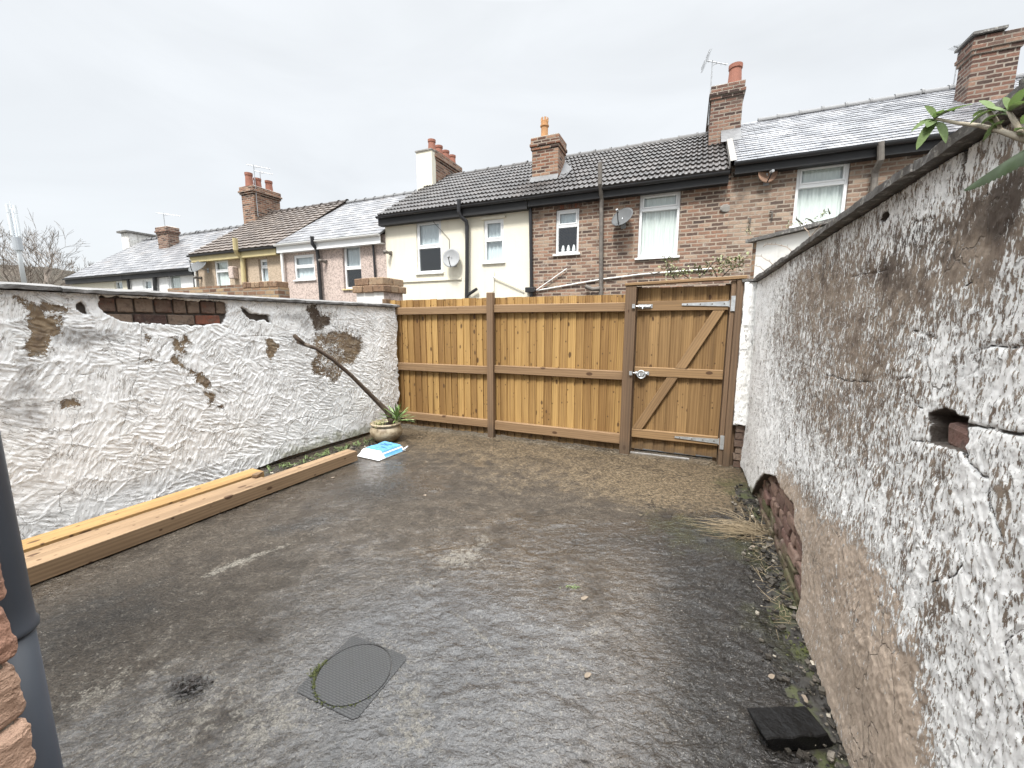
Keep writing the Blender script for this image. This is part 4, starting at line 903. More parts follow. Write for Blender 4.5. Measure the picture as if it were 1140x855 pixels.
sf = m.ss(m.math('ADD', aS, m.math('ADD', m.math('MULTIPLY', m.math('SUBTRACT', n3, .5), 3.2), m.math('ADD', m.math('MULTIPLY', m.math('SUBTRACT', n2, .5), 1.6), m.math('MULTIPLY', m.math('SUBTRACT', n4, .5), 2.0)))), .48, 1.05); col = m.mix(m.math('MULTIPLY', sf, .7), col, m.mix(n4, (.085, .077, .064), (.23, .212, .18)))
# scattered pale grit and flecks
vg = m.n('ShaderNodeTexVoronoi'); m.l(c, vg.inputs['Vector']); m.set(vg, 'Scale', 48.0); vs_ = m.n('ShaderNodeSeparateColor'); m.l(vg.outputs['Color'], vs_.inputs[0])
gf = m.math('MULTIPLY', m.ss(vg.outputs['Distance'], .12, .26, 1, 0), m.ss(m.math('ADD', vs_.outputs[0], m.math('MULTIPLY', m.math('SUBTRACT', n1, .5), .5)), .90, .94)); col = m.mix(m.math('MULTIPLY', gf, .5), col, (.17, .157, .132))
vh = m.n('ShaderNodeTexVoronoi'); m.l(c, vh.inputs['Vector']); m.set(vh, 'Scale', 110.0); vs2 = m.n('ShaderNodeSeparateColor'); m.l(vh.outputs['Color'], vs2.inputs[0])
gf2 = m.math('MULTIPLY', m.ss(vh.outputs['Distance'], .15, .35, 1, 0), m.ss(m.math('ADD', vs2.outputs[0], m.math('MULTIPLY', m.math('SUBTRACT', n1, .5), .6)), .72, .8)); col = m.mix(m.math('MULTIPLY', gf2, .45), col, (.16, .148, .127))
vx = m.n('ShaderNodeTexVoronoi'); m.l(c, vx.inputs['Vector']); m.set(vx, 'Scale', 210.0); vq = m.n('ShaderNodeSeparateColor'); m.l(vx.outputs['Color'], vq.inputs[0]); gk = m.n('ShaderNodeVectorMath', operation='SCALE'); m.l(col, gk.inputs[0]); m.l(m.lin(vq.outputs[0], 0, 1, .5, 1.6), gk.inputs['Scale']); col = gk.outputs[0]
va_ = m.n('ShaderNodeVectorMath', operation='MULTIPLY_ADD'); m.l(m.noise(c, 3, 5, out='Color'), va_.inputs[0]); va_.inputs[1].default_value = (.5, .5, .5); m.l(c, va_.inputs[2])
crk = m.math('MULTIPLY', m.ss(m.voro(va_.outputs[0], 1.3, 'DISTANCE_TO_EDGE'), .002, .008, 1, 0), m.ss(m.noise(c, 1.1, 3), .48, .58)); col = m.mix(m.math('MULTIPLY', crk, .8), col, (.008, .007, .006))
stn = m.ss(m.noise(c, 2.7, 7, .7, .6), .52, .66); col = m.mix(m.math('MULTIPLY', stn, .42), col, (.012, .010, .0085))
dry = m.attr('dry'); rz = m.attr('rz')
wet = m.ss(m.math('ADD', m.math('SUBTRACT', m.math('MULTIPLY', aG, .22), m.math('MULTIPLY', dry, .42)), m.math('ADD', m.math('MULTIPLY', n1, 1.1), m.math('ADD', m.math('MULTIPLY', n2, .5), m.math('SUBTRACT', m.math('MULTIPLY', aD, .35), m.math('MULTIPLY', aT, .55))))), .55, .95)
ro = m.math('ADD', m.lin(wet, 0, 1, .50, .13), m.math('MULTIPLY', m.math('ADD', sf, gf), .25)); ro = m.math('ADD', ro, m.math('MULTIPLY', m.math('SUBTRACT', n3, .5), .2))
fl2 = m.noise(m.coord((1.0, 1.6, 1)), 30, 4, .55, .9)
h = m.math('ADD', m.math('MULTIPLY', fl2, .8), m.math('ADD', m.math('ADD', m.math('MULTIPLY', n4, .30), m.math('MULTIPLY', vq.outputs[0], .10)), m.math('MULTIPLY', n3, .4)))
b_ = m.bsdf; m.set(b_, 'Coat Weight', m.math('MULTIPLY', wet, m.math('MULTIPLY', m.lin(sf, 0, 1, 1.0, .3), m.lin(dk, 0, 1, 1.0, .55)))); m.set(b_, 'Coat Roughness', .07); m.set(b_, 'Coat IOR', 1.5); m.l(m.bump(m.math('MULTIPLY', m.math('ADD', m.math('MULTIPLY', fl2, .8), m.math('MULTIPLY', n3, .5)), rz), .9, .013), b_.inputs['Coat Normal'])
MAT['floor'] = m.fin(col, ro, m.bump(m.math('MULTIPLY', h, m.math('ADD', m.math('MULTIPLY', rz, .7), .3)), 1.0, .020), .2)
dry = np.clip(.8 * gblob((200, 640), .75, .55) + .7 * gblob((90, 720), .45) + .8 * gblob((420, 560), .7, .5) + .3 * gblob((600, 560), .6, .4) - .5 * gblob((260, 800), .25) - .5 * gblob((470, 660), .35), 0, 1)
floor = grid_mesh('yard_floor', X, Y, Zf, dict(dry=dry, rz=np.clip(rough_zone, 0, 1.2), tan=tan, sand=sand, dark=dark, grey=grey, moss=moss, patch=patch), MAT['floor']); tag(floor, kind='structure')
m = MB(); P = [FF.world(-9, .12), FF.world(9, .12), FF.world(9, 3.2), FF.world(-9, 3.2)]; m.quad(*[(a[0], a[1], .012) for a in P]); tag(m.build('alley', MAT['alley']), kind='structure')

# ================================================================== left wall
a, b = gnd(288, 522), gnd(412, 484)
LW = Frame(b, math.atan2(b[1] - a[1], b[0] - a[0]))
def wpts(fr, pts, ox=0, oy=0, k=1.0): return [fr.hit(ox + u / k, oy + v / k) for u, v in pts]
ZTOP = 1.715
xL0 = LW.hit(-40, 450)[0]; xL1 = LW.hit(440.5, 410)[0]
xs = np.concatenate([np.arange(xL0 - 2.6, xL0, .016), np.arange(xL0, xL1 + .05, .0062)]); zs = np.linspace(.0, ZTOP, 276); t = (xs - xs[0]) / (xs[-1] - xs[0])
X, Z = np.meshgrid(xs, zs)
endn = .07 * (fbm(zs * 5, zs * 0 + 3, 4) - .5) + .05 * (vnoise(zs * 22, zs * 0, 8) - .5) + .03 * smooth(1.1, 1.4, zs) - .02
X = X + (smooth(xs[-1] - .25, xs[-1], X)) * endn[:, None]; Z = Z + (.004 + .034 * smooth(LW.hit(270, 520)[0], LW.hit(320, 510)[0], X)) * (1 - Z / ZTOP)
d1, d2, r1, r2 = cells(X + .05 * fbm(X * 6, Z * 6, 3), Z + .05 * fbm(X * 6, Z * 6, 4), .20, 2)
an = np.where(r1 > .5, 1, -1) * (.55 + .5 * r2) + .4; ca, sa = np.cos(an), np.sin(an)
wx_, wz_ = X + .02 * fbm(X * 18, Z * 18, 7), Z + .02 * fbm(X * 18, Z * 18, 9)
uu = ca * wx_ + sa * wz_ + r1 * 9; vv = -sa * wx_ + ca * wz_ + r2 * 7
rg = 1 - np.abs(2 * vnoise(uu / .085, vv / .0155, 6) - 1); rg2 = 1 - np.abs(2 * vnoise(uu / .05, vv / .008, 16) - 1)
amp = .45 + .8 * smooth(.35, .6, fbm(X * 1.1, Z * 1.4, 33))
H_ = amp * (.0068 * rg ** 1.6 + .0036 * rg2) + .020 * (fbm(X * 1.4, Z * 1.8, 12) - .5) + .004 * (fbm(X * 30, Z * 30, 13, 3) - .5)
edgew = smooth(0, .03, (d2 - d1)); H_ += .003 * (1 - edgew)
wob = .055 * (fbm(X * 11, Z * 11, 60) - .5) + .03 * (fbm(X * 40, Z * 40, 61, 2) - .5)
def psd(fr, pts, *a): return poly_sd(X + wob, Z + wob[::-1, ::-1] if False else Z + .7 * wob, wpts(fr, pts, *a))
brickpoly = [(112, 328), (150, 330.5), (200, 334), (250, 336.5), (252.5, 352), (247, 361), (215, 363), (165, 361), (135, 358), (122, 351), (112, 343)]
sb = psd(LW, brickpoly)
hole1 = psd(LW, [(395, 185), (420, 170), (460, 195), (478, 235), (430, 240), (395, 212)], 0, 300, 4.75)
hole2 = psd(LW, [(108, 78), (150, 108), (220, 122), (238, 155), (150, 142), (112, 112)], 240, 320, 3.886)
peels = [psd(LW, p, 0, 300, 4.75) for p in (
    [(75, 140), (125, 145), (200, 190), (240, 172), (350, 190), (330, 232), (240, 215), (235, 245), (312, 260), (300, 330), (250, 345), (275, 370), (240, 440), (150, 470), (125, 400), (175, 330), (150, 270), (150, 215)],
    [(322, 700), (400, 688), (405, 722), (320, 735)], [(905, 375), (932, 390), (970, 440), (920, 432)], [(960, 350), (1000, 385), (955, 405)], [(918, 460), (950, 470), (970, 520), (925, 490)],
    [(755, 490), (800, 472), (792, 505)], [(1035, 558), (1062, 553), (1112, 610), (1085, 632), (1045, 600)], [(1078, 648), (1132, 668), (1112, 712)], [(765, 345), (820, 350), (790, 370)], [(995, 530), (1020, 545), (1000, 552)])]
peels += [psd(LW, p, 240, 320, 3.886) for p in ([(210, 232), (240, 225), (266, 265), (235, 305)], [(390, 85), (432, 78), (442, 120), (492, 128), (482, 162), (430, 192), (408, 140)],
    [(428, 200), (480, 203), (520, 188), (560, 198), (622, 230), (632, 270), (590, 330), (540, 332), (545, 380), (510, 425), (480, 392), (420, 380), (410, 330), (440, 292), (425, 240)], [(10, 515), (32, 512), (30, 532)])]
pm = np.max(peels, 0)
def wblob(fr, px, ru, rv):
    x, z = fr.hit(*px); xa = abs(fr.hit(px[0] + ru, px[1])[0] - fr.hit(px[0] - ru, px[1])[0]) / 2; za = abs(fr.hit(px[0], px[1] + rv)[1] - fr.hit(px[0], px[1] - rv)[1]) / 2
    return np.exp(-(((X - x) / xa) ** 2 + ((Z - z) / za) ** 2))
bare = smooth(-.05, .04, pm) * (.90 + .3 * (np.argmax(peels, 0) != 12)) - .36 + .18 * smooth(.10, .0, np.abs(pm)); bare = np.maximum(bare, -.45 + .6 * smooth(-.22, .02, np.maximum(peels[12], peels[11])))
dk = np.maximum(np.maximum(smooth(-.06, .02, np.maximum(hole1, peels[11])), .55 * wblob(LW, (402, 360), 22, 40)), .55 * smooth(.10, -.02, np.hypot(X - LW.hit(60, 358)[0], Z - LW.hit(60, 358)[1])))
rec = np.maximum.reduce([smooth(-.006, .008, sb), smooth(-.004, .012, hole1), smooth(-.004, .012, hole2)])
bare = bare + .42 * wblob(LW, (398, 365), 20, 38) + .30 * wblob(LW, (365, 345), 14, 22) + .22 * wblob(LW, (60, 372), 26, 40) + .22 * wblob(LW, (205, 395), 22, 30) + .16 * wblob(LW, (235, 435), 18, 25) + .14 * wblob(LW, (300, 400), 40, 30)
grime = .75 * wblob(LW, (32, 412), 18, 30) + .7 * wblob(LW, (42, 465), 35, 25) + .6 * wblob(LW, (82, 374), 32, 16) + .45 * wblob(LW, (15, 445), 25, 40) + .5 * wblob(LW, (110, 372), 30, 8) + .8 * wblob(LW, (300, 352), 35, 5) + .8 * wblob(LW, (345, 360), 22, 20) + .75 * wblob(LW, (390, 385), 26, 28) + .35 * wblob(LW, (130, 380), 160, 12)
grime += .75 * smooth(ZTOP - .12, ZTOP - .01, Z) * fbm(X * 3, Z * 3, 70) * 1.3 + .25 * smooth(.3, .0, Z)
mossa = .7 * smooth(.35, .03, Z) * smooth(LW.hit(240, 500)[0], LW.hit(330, 500)[0], X)
cracks = [wpts(LW, p, 0, 300, 4.75) for p in ([(750, 305), (745, 430), (728, 520), (720, 580), (690, 640), (680, 740), (640, 850), (628, 905)], [(900, 375), (850, 410), (850, 440)], [(415, 555), (460, 555), (500, 545)], [(980, 570), (1050, 560)])]
cracks += [wpts(LW, p, 0, 300, 2.85) for p in ([(530, 590), (580, 560), (650, 520), (741, 510)],)]
cracks += [wpts(LW, p, 240, 320, 3.886) for p in ([(0, 625), (100, 610), (190, 600)], [(300, 670), (320, 600), (345, 570), (400, 560), (480, 578), (540, 560), (600, 530)], [(40, 170), (75, 185), (90, 215), (200, 210), (300, 215), (340, 240)], [(480, 150), (530, 185), (560, 215)], [(340, 540), (360, 470)])]
wig = .012 * (fbm(X * 25, Z * 25, 80) - .5)
cd_ = np.min([poly_dist(X + wig, Z - wig, p) for p in cracks], 0)
cd_ = np.where(fbm(X * 2.5, Z * 2.5, 90) > .68, cd_ + .01, cd_)
H_ = H_ - .006 * smooth(.006, .0, cd_) - .005 * smooth(-.01, .01, pm)
Yv = -np.maximum(H_, -.012) * (1 - rec) + .034 * rec + .006 * rec * fbm(X * 20, Z * 20, 5)
lw = empty('garden_wall', 'white trowelled render garden wall with a bare brick patch, along the left of the yard', 'wall', LW.world(0, 0), LW.a)
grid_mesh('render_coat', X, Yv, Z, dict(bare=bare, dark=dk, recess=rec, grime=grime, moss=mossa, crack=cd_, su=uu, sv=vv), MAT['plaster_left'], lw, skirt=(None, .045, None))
m = MB(); m.box(xs[0] - 1.5, xs[-1] - .08, .046, .235, -.05, ZTOP + .004); m.build('brick_core', MAT['brickpier'], lw)
m = MB()      # toothed brick end of the wall, beyond the render
for k in range(22):
    m.cur = random.random(); e = random.uniform(-.03, .06) + (.05 if k % 2 else 0); m.box(xs[-1] - .22, xs[-1] - .05 + e, .05 + random.uniform(0, .02), .23, .01 + k * .0765, .01 + k * .0765 + .066, jit=.004)
m.build('brick_end', MAT['rawbrick'], lw, bevel=.006)
m = MB(); cx0, cx1 = LW.hit(111, 345)[0], LW.hit(253, 345)[0]; zt0 = ZTOP - .055
zrow = [(LW.hit(180, 348.5)[1], LW.hit(180, 333.5)[1]), (LW.hit(180, 362)[1], LW.hit(180, 350)[1])]
for ri, (za, zb) in enumerate(zrow):
    x = cx0 - .02
    while x < cx1:
        w_ = random.uniform(.095, .125) if ri == 0 else random.choice((.11, .2, .215)); cx = x + w_ / 2
        ins = poly_sd(np.array([cx]), np.array([(za + zb) / 2]), wpts(LW, brickpoly))[0]
        if ins > -.004:
            m.cur = random.choice((.0, .35, .4, .45, .5, .7)) if not (ri == 1 and cx > cx0 + (cx1 - cx0) * .6 and cx < cx0 + (cx1 - cx0) * .85) else .9
            q = random.uniform(0, .012); m.box(x + .002, x + w_ - .002, .010 + q, .06, za + .003, zb - .002, jit=.004)
        x += w_ + .006
m.build('exposed_brickwork', MAT['rawbrick'], lw, bevel=.009, seg=2)
# coping slabs with a weathered front slope
m = MB(); x = xs[0] - 1.5; k = 0
while x < xs[-1] + .02:
    e = min(x + random.uniform(.85, .95), xs[-1] + .03); n = max(2, int((e - x) / .04)); m.cur = random.random(); dz = random.uniform(-.004, .004)
    V = []
    for i in range(n + 1):
        xx = x + .002 + (e - x - .004) * i / n; j = lambda s=.004: random.uniform(-s, s); jz = .006 * (mnoise.noise(Vector((xx * 3, 0, 1)))) + dz
        V += [(xx, -.05 + j(.003), ZTOP + .006 + j(.004) + jz), (xx, -.052 + j(.003), ZTOP + .031 + j(.003) + jz), (xx, -.03, ZTOP + .037 + jz), (xx, .14, ZTOP + .058 + jz), (xx, .29, ZTOP + .04), (xx, .29, ZTOP + .006)]
    F_ = [(i * 6 + q, (i + 1) * 6 + q, (i + 1) * 6 + (q + 1) % 6, i * 6 + (q + 1) % 6) for i in range(n) for q in range(6)] + [tuple(range(6))[::-1], tuple(n * 6 + q for q in range(6))]
    m.add(V, F_); x = e
m.build('coping', MAT['concrete_coping'], lw)

# ================================================================== right wall
a, b = gnd(832, 541), gnd(942, 854)
RW = Frame(a, math.atan2(b[1] - a[1], b[0] - a[0])); ZR = 1.955
xe = RW.local(gnd(819, 516))[0]; xn = RW.hit(1140, 430)[0]
ZP = [RW.hit(u, v, -.045) for u, v in ((833, 317), (900, 268), (1000, 200), (1060, 157), (1100, 131))]
kz = np.polyfit([q[0] for q in ZP], [q[1] for q in ZP], 1)
def ztop_r(x): return kz[0] * np.asarray(x, float) + kz[1] - .008
xs = [xe]
while xs[-1] < xn + .9: xs.append(xs[-1] + np.interp(xs[-1], [xe, xe + 1.2, xn - .4, xn + .2, xn + .9], [.0075, .006, .0036, .0036, .012]))
xs = np.array(xs); zs = np.arange(.02, ZR, .0046); X, Z = np.meshgrid(xs, zs); Z = Z * (ztop_r(X) / zs[-1])
ez = smooth(0, .2, X - xe); endn = .03 * (fbm(zs * 4, zs * 0, 14) - .5) + .02 * (vnoise(zs * 25, zs * 0, 18) - .5)
X = X + (1 - ez) * endn[:, None]
d1, d2, r1, r2 = cells(X + .04 * fbm(X * 7, Z * 7, 3), Z * .7 + .04 * fbm(X * 7, Z * 7, 4), .15, 22)
an = math.pi / 2 + (r1 - .5) * 1.3; ca, sa = np.cos(an), np.sin(an); wx_, wz_ = X + .015 * fbm(X * 22, Z * 22, 7), Z + .015 * fbm(X * 22, Z * 22, 9)
uu = ca * wx_ + sa * wz_ + r1 * 9; vv = -sa * wx_ + ca * wz_ + r2 * 7
rg = 1 - np.abs(2 * vnoise(uu / .045, vv / .012, 6) - 1); rg2 = 1 - np.abs(2 * vnoise(uu / .024, vv / .007, 16) - 1)
smoothz = smooth(.25, -.05, Z - .25 + .0 * X) # lower strip is smoother bare render
H_ = (1 - .75 * smoothz) * (.0024 * rg ** 2 + .0022 * rg2) + .026 * (fbm(X * 2.2, Z * 1.8, 12) - .5) + .006 * (fbm(X * 60, Z * 42, 13, 3) - .5) + .005 * (fbm(X * 9, Z * 6, 19, 3) - .5)
wob = .03 * (fbm(X * 14, Z * 14, 60) - .5) + .02 * (fbm(X * 45, Z * 45, 61, 2) - .5)
basepoly = [(836, 551), (842, 538), (851, 527.6), (864, 531), (871.5, 547), (882, 562), (883, 583), (892, 606), (891, 632), (890, 668), (884, 690), (846, 690), (832, 600), (838, 566)]
sb = psd(RW, basepoly)
hp = [(1035, 460), (1050, 458), (1073, 468), (1073, 502), (1060, 497), (1035, 490)]; sh = psd(RW, hp); 
sh2 = psd(RW, [(978, 246), (981, 238), (987, 234), (990, 230), (989, 238), (984, 247)]); sh3 = psd(RW, [(1071, 168), (1075, 168), (1075, 180), (1072, 182)])
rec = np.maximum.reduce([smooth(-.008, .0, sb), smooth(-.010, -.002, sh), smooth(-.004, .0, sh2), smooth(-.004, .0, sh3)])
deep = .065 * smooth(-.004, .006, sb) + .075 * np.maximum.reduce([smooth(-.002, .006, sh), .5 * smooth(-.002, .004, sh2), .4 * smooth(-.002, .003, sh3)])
bare = .23 + .58 * smooth(-.16, .10, psd(RW, [(868, 520), (890, 545), (915, 575), (950, 602), (985, 655), (1000, 720), (1012, 790), (1030, 900), (940, 900), (880, 680), (860, 560)]))
for px, ru, rv, k in (((985, 830), 45, 70, .34), ((1010, 760), 22, 60, .22), ((940, 335), 55, 50, .30), ((965, 408), 42, 42, .33), ((1005, 312), 32, 38, .36), ((1108, 232), 32, 55, .55), ((882, 380), 34, 80, .26), ((1085, 285), 30, 30, .34), ((1060, 335), 42, 28, .22), ((1115, 545), 14, 20, .38), ((1120, 600), 10, 28, .42), ((910, 305), 36, 32, .28), ((1040, 700), 18, 90, .20), ((1130, 410), 36, 36, .14), ((945, 480), 40, 45, .20), ((1060, 250), 25, 25, .22), ((905, 460), 30, 60, .18), ((1010, 560), 60, 90, .10), ((1000, 200), 40, 20, .12)):
    bare = bare + 1.12 * k * wblob(RW, px, ru, rv)
bare = bare + .05 * smooth(1.0, 2.4, X) - .04 * wblob(RW, (1060, 620), 70, 120) - .16 * smooth(.3, .0, X - xe) 
pale = smooth(-.14, .02, psd(RW, [(868, 520), (885, 545), (903, 585), (935, 600), (985, 640), (1010, 720), (1020, 790), (1040, 900), (940, 900), (880, 680), (860, 560)]))
dk = .95 * wblob(RW, (1115, 225), 28, 40) + .5 * wblob(RW, (995, 300), 35, 50) + .4 * wblob(RW, (920, 300), 40, 50) + .35 * wblob(RW, (1060, 250), 40, 50) - .2 * wblob(RW, (930, 680), 70, 150)
grime = .35 * wblob(RW, (1000, 300), 120, 90) + .55 * smooth(ZR - .22, ZR, Z) + .3 * wblob(RW, (880, 370), 40, 80)
mossa = .75 * smooth(.25, .02, Z) * smooth(-.1, .35, X) * smooth(1.2, .3, X) + .25 * smooth(.10, .0, Z)
cracks = [wpts(RW, p, 820, 240, 2.672) for p in ([(340, 182), (430, 165), (520, 140)], [(440, 480), (480, 486), (524, 480)], [(520, 665), (570, 670)], [(672, 618), (720, 628), (760, 632), (800, 645), (870, 655)], [(678, 700), (690, 735), (720, 768), (752, 785), (745, 830), (755, 880)], [(690, 412), (740, 386), (790, 396), (860, 380)], [(585, 280), (586, 240), (640, 220), (690, 200)], [(200, 440), (260, 470), (320, 490), (390, 497)], [(530, 560), (560, 580), (574, 583)], [(520, 340), (560, 350), (600, 370)])]
cracks += [wpts(RW, p, 840, 500, 2.41) for p in ([(555, 10), (600, 70), (625, 80), (632, 130), (650, 200), (668, 250)], [(668, 520), (690, 490), (735, 478)], [(668, 520), (685, 600), (722, 760)], [(480, 360), (540, 340), (560, 310)], [(375, 370), (392, 410)])]
cracks += [wpts(RW, p, 780, 20, 3.053) for p in ([(965, 550), (952, 620), (985, 690), (975, 760), (950, 850)], [(900, 455), (880, 560), (880, 610)], [(620, 735), (700, 700), (790, 680)], [(790, 580), (790, 690)])]
wig = .010 * (fbm(X * 30, Z * 30, 80) - .5)
cd_ = np.min([poly_dist(X + wig, Z - wig, p) for p in cracks], 0); strong = np.min([poly_dist(X + wig, Z - wig, cracks[i]) for i in (3,)], 0); cd_ = np.where(fbm(X * 6, Z * 6, 91) > .50, cd_ + .008, cd_); cd_ = np.minimum(cd_, np.maximum(strong - .0012, 0))
H_ = H_ - .004 * smooth(.006, .0, cd_)
# the coat hangs forward at its far foot
flare = .03 * smooth(.35, -.05, X - xe) * smooth(.5, .05, Z)
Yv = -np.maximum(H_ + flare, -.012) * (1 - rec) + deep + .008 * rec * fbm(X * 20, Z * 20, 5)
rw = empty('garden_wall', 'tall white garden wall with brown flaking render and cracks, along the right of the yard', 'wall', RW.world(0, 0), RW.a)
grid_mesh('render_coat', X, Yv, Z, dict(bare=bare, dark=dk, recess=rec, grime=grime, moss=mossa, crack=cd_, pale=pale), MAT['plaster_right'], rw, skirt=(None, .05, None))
m = MB(); xq = xs[-1] + 1.0; m.prism([(xe + .05, -.05), (xq, -.05), (xq, float(ztop_r(xq)) + .003), (xe + .05, float(ztop_r(xe)) + .003)], 'y', .125, .26); m.prism([(xe + .05, ztop_r(xe) - .1), (xq, ztop_r(xq) - .1), (xq, ztop_r(xq) + .002), (xe + .05, ztop_r(xe) + .002)], 'y', .07, .1245); m.build('brick_core', MAT['brickpier'], rw)
m = MB(); bp = wpts(RW, basepoly)
for k in range(9):
    za = .0 + k * .074; x = xe - .1 - (k % 2) * .1
    while x < RW.hit(892, 640)[0] + .1:
        w_ = random.choice((.10, .2, .21)); sdv = poly_sd(np.array([x + w_ / 2]), np.array([za + .035]), bp)[0]
        if sdv > -.03 or (k == 0 and sdv > -.09):
            m.cur = max(0, min(1, random.random() * (.35 if k < 2 else 1) + (0 if k < 2 else .25))); q = random.uniform(-.004, .014); m.box(x + .005, x + w_ - .005, .030 + q - (.012 if k == 0 else 0), .095, za + .004, za + .068, jit=.008)
        x += w_ + .004
m.build('exposed_brickwork', MAT['mossbrick'], rw, bevel=.012, seg=2)
# end pier of the wall beside the gate post: render above, bare brick below
ysb = -.095; px1 = xe + .16; px0 = xe - .25; zsb = .47; zpt = float(ztop_r(xe)) + .002
SZ = np.linspace(zsb, zpt, 190)
def pierface(A, B, axis):
    P, Zp = np.meshgrid(np.linspace(A, B, 70), SZ); Zp = Zp + .05 * (fbm(P * 8, Zp * 0, 5) - .5) * smooth(SZ[20], SZ[0], Zp); bm_ = .014 * fbm(P * 14, Zp * 14, 8) + .008 * (1 - np.abs(2 * vnoise(P * 50, Zp * 22, 9) - 1)); zz = P * 0
    at = dict(bare=zz - .02 + .2 * fbm(P * 4, Zp * 4, 6), dark=zz + .1, recess=zz, grime=zz + .1, moss=zz + .2 * (axis == 'y'), crack=zz + 1, pale=zz)
    if axis == 'y': grid_mesh('end_render', P, ysb - bm_, Zp, at, MAT['plaster_right'], rw, skirt=(None, ysb + .03, None))
    else: grid_mesh('end_render', px1 + bm_, P, Zp, at, MAT['plaster_right'], rw, skirt=(px1 - .03, None, None))
pierface(px0, px1 + .004, 'y'); pierface(ysb - .004, .03, 'x')
m = MB()
for k in range(25):
    x = px0 - (k % 2) * .1
    while x < px1 - .03:
        w_ = random.choice((.10, .21)); m.cur = random.random(); q = random.uniform(0, .02); m.box(max(x, px0) + .004, min(x + w_, px1 - .012 - q) - .004, ysb + .012 + q, .1, k * .0755 + .004, min(k * .0755 + .068, zpt - .01), jit=.004); x += w_ + .004
m.build('end_brickwork', MAT['rawbrick'], rw, bevel=.01, seg=2)
m = MB(); p0, p1 = RW.hit(1044, 487), RW.hit(1072, 487); m.cur = .5; m.box(p0[0], p1[0] + .01, .010, .09, RW.hit(1055, 502)[1], RW.hit(1060, 474)[1], jit=.006); m.build('loose_brick', MAT['mossbrick'], rw, bevel=.014, seg=2)
m = MB(); x = xe - .22
while x < xs[-1] + 1.0:
    e = x + random.uniform(.22, .5); n = max(2, int((e - x) / .03)); V = []; dz = random.uniform(-.003, .003); dy = random.uniform(-.008, .006)
    for i in range(n + 1):
        xx = x + .0015 + (e - x - .003) * i / n; j = lambda s=.003: random.uniform(-s, s)
        zq = float(ztop_r(xx)); yq = -.04 - (.09 if xx < px1 + .02 else 0); V += [(xx, yq + dy + j(), zq + .007 + j(.002)), (xx, yq - .002 + dy + j(), zq + .032 + dz + j()), (xx, .29, zq + .034 + dz), (xx, .29, zq + .007)]
    m.add(V, [(i * 4 + q, (i + 1) * 4 + q, (i + 1) * 4 + (q + 1) % 4, i * 4 + (q + 1) % 4) for i in range(n) for q in range(4)] + [(3, 2, 1, 0), tuple(n * 4 + q for q in range(4))]); x = e
m.build('coping', MAT['dark_coping'], rw)
# ================================================================== fence
def fz(u, v, off): return FF.hit(u, v, off)[1]
def fx(u, v, off): return FF.hit(u, v, off)[0]
PY = -.085                                     # front of the posts
xp1 = (fx(539.5, 400, PY) + fx(551, 400, PY)) / 2; xg0, xg1 = fx(693.3, 400, PY), fx(705, 400, PY); xr0, xr1 = fx(806.5, 420, PY), fx(820, 420, PY)
fe = empty('timber_fence', 'new yellowish featheredge timber fence across the end of the yard', 'fence', FF.world(0, 0), TH)
ztop = fz(545, 331.5, 0)
def boards(x0, x1, z0, z1, mat, name, parent, w=.1, wig=0.004, zb=None):
    m = MB(); x = x0
    while x < x1 - .01:
        e = min(x + w * random.uniform(.93, 1.06), x1); m.cur = random.random(); dz = random.uniform(-.004, .004); zz0 = (zb(x) if zb else z0) + random.uniform(-.008, .008)
        m.prism([(x - .012, .020), (x - .012, .016), (e, .0 + random.uniform(-.002, .001)), (e, .014)], 'z', zz0, z1 + dz); x = e
    return m.build(name, mat, parent)
boards(-.12, xp1, .02, ztop, MAT['board'], 'board_panel', fe); boards(xp1 + .004, xg0 + .03, .02, ztop, MAT['board'], 'board_panel', fe)
def rail(x0, x1, za, zb, parent, mat, y=-.048, name='rail'):
    """arris-cut rail from (x0, za) to (x1, zb); za, zb are (low, high)"""
    m = MB(); m.cur = random.random()
    m.add([(x0, y, za[0]), (x1, y, zb[0]), (x1, -.004, zb[0]), (x0, -.004, za[0]), (x0, y, za[1]), (x1, y, zb[1]), (x1, -.004, zb[1] + .004), (x0, -.004, za[1] + .004)], [(3, 2, 1, 0), (4, 5, 6, 7), (0, 1, 5, 4), (1, 2, 6, 5), (2, 3, 7, 6), (3, 0, 4, 7)])
    return m.build(name, mat, parent, bevel=.004)
RY = -.048
for (ua, va, ub, vb), (uc, vc, ud, vd) in (((440, (351, 343), 538.7, (349, 340.5)), (552, (348.5, 340), 693, (345.8, 335.7))), ((444, (413, 404.7), 540, (416, 407.6)), (552, (416.3, 408), 691, (421.6, 411.8))), ((448, (465.5, 458.3), 541, (476.6, 468)), (552, (479, 469), 689, (493, 482.8)))):
    zl = [sum(q) / 2 for q in zip(*[(fz(ua, va[0], RY), fz(ua, va[1], RY)), (fz(ub, vb[0], RY), fz(ub, vb[1], RY))])]
    zr = [sum(q) / 2 for q in zip(*[(fz(uc, vc[0], RY), fz(uc, vc[1], RY)), (fz(ud, vd[0], RY), fz(ud, vd[1], RY))])]
    rail(-.16, xp1 - .045, zl, [q + .006 for q in zl], fe, MAT['rail']); rail(xp1 + .045, xg0 - .003, zr, [q - .004 for q in zr], fe, MAT['rail'])
def post(x0, x1, y0, y1, z1, parent, name='post', mat='post'):
    m = MB(); m.cur = random.random(); m.box(x0, x1, y0, y1, -.05, z1); return m.build(name, MAT[mat], parent, bevel=.005)
post(xp1 - .043, xp1 + .043, PY, -.005 + .0, fz(545, 325.5, PY), fe); post(-.10, -.03, -.02, -.003, ztop - .1, fe); post(-.2, -.125, PY + .02, .04, ztop + .02, fe)
MAT['threshold'] = simple('worn_pale_strip', (.22, .21, .20), .7, .3, 20)
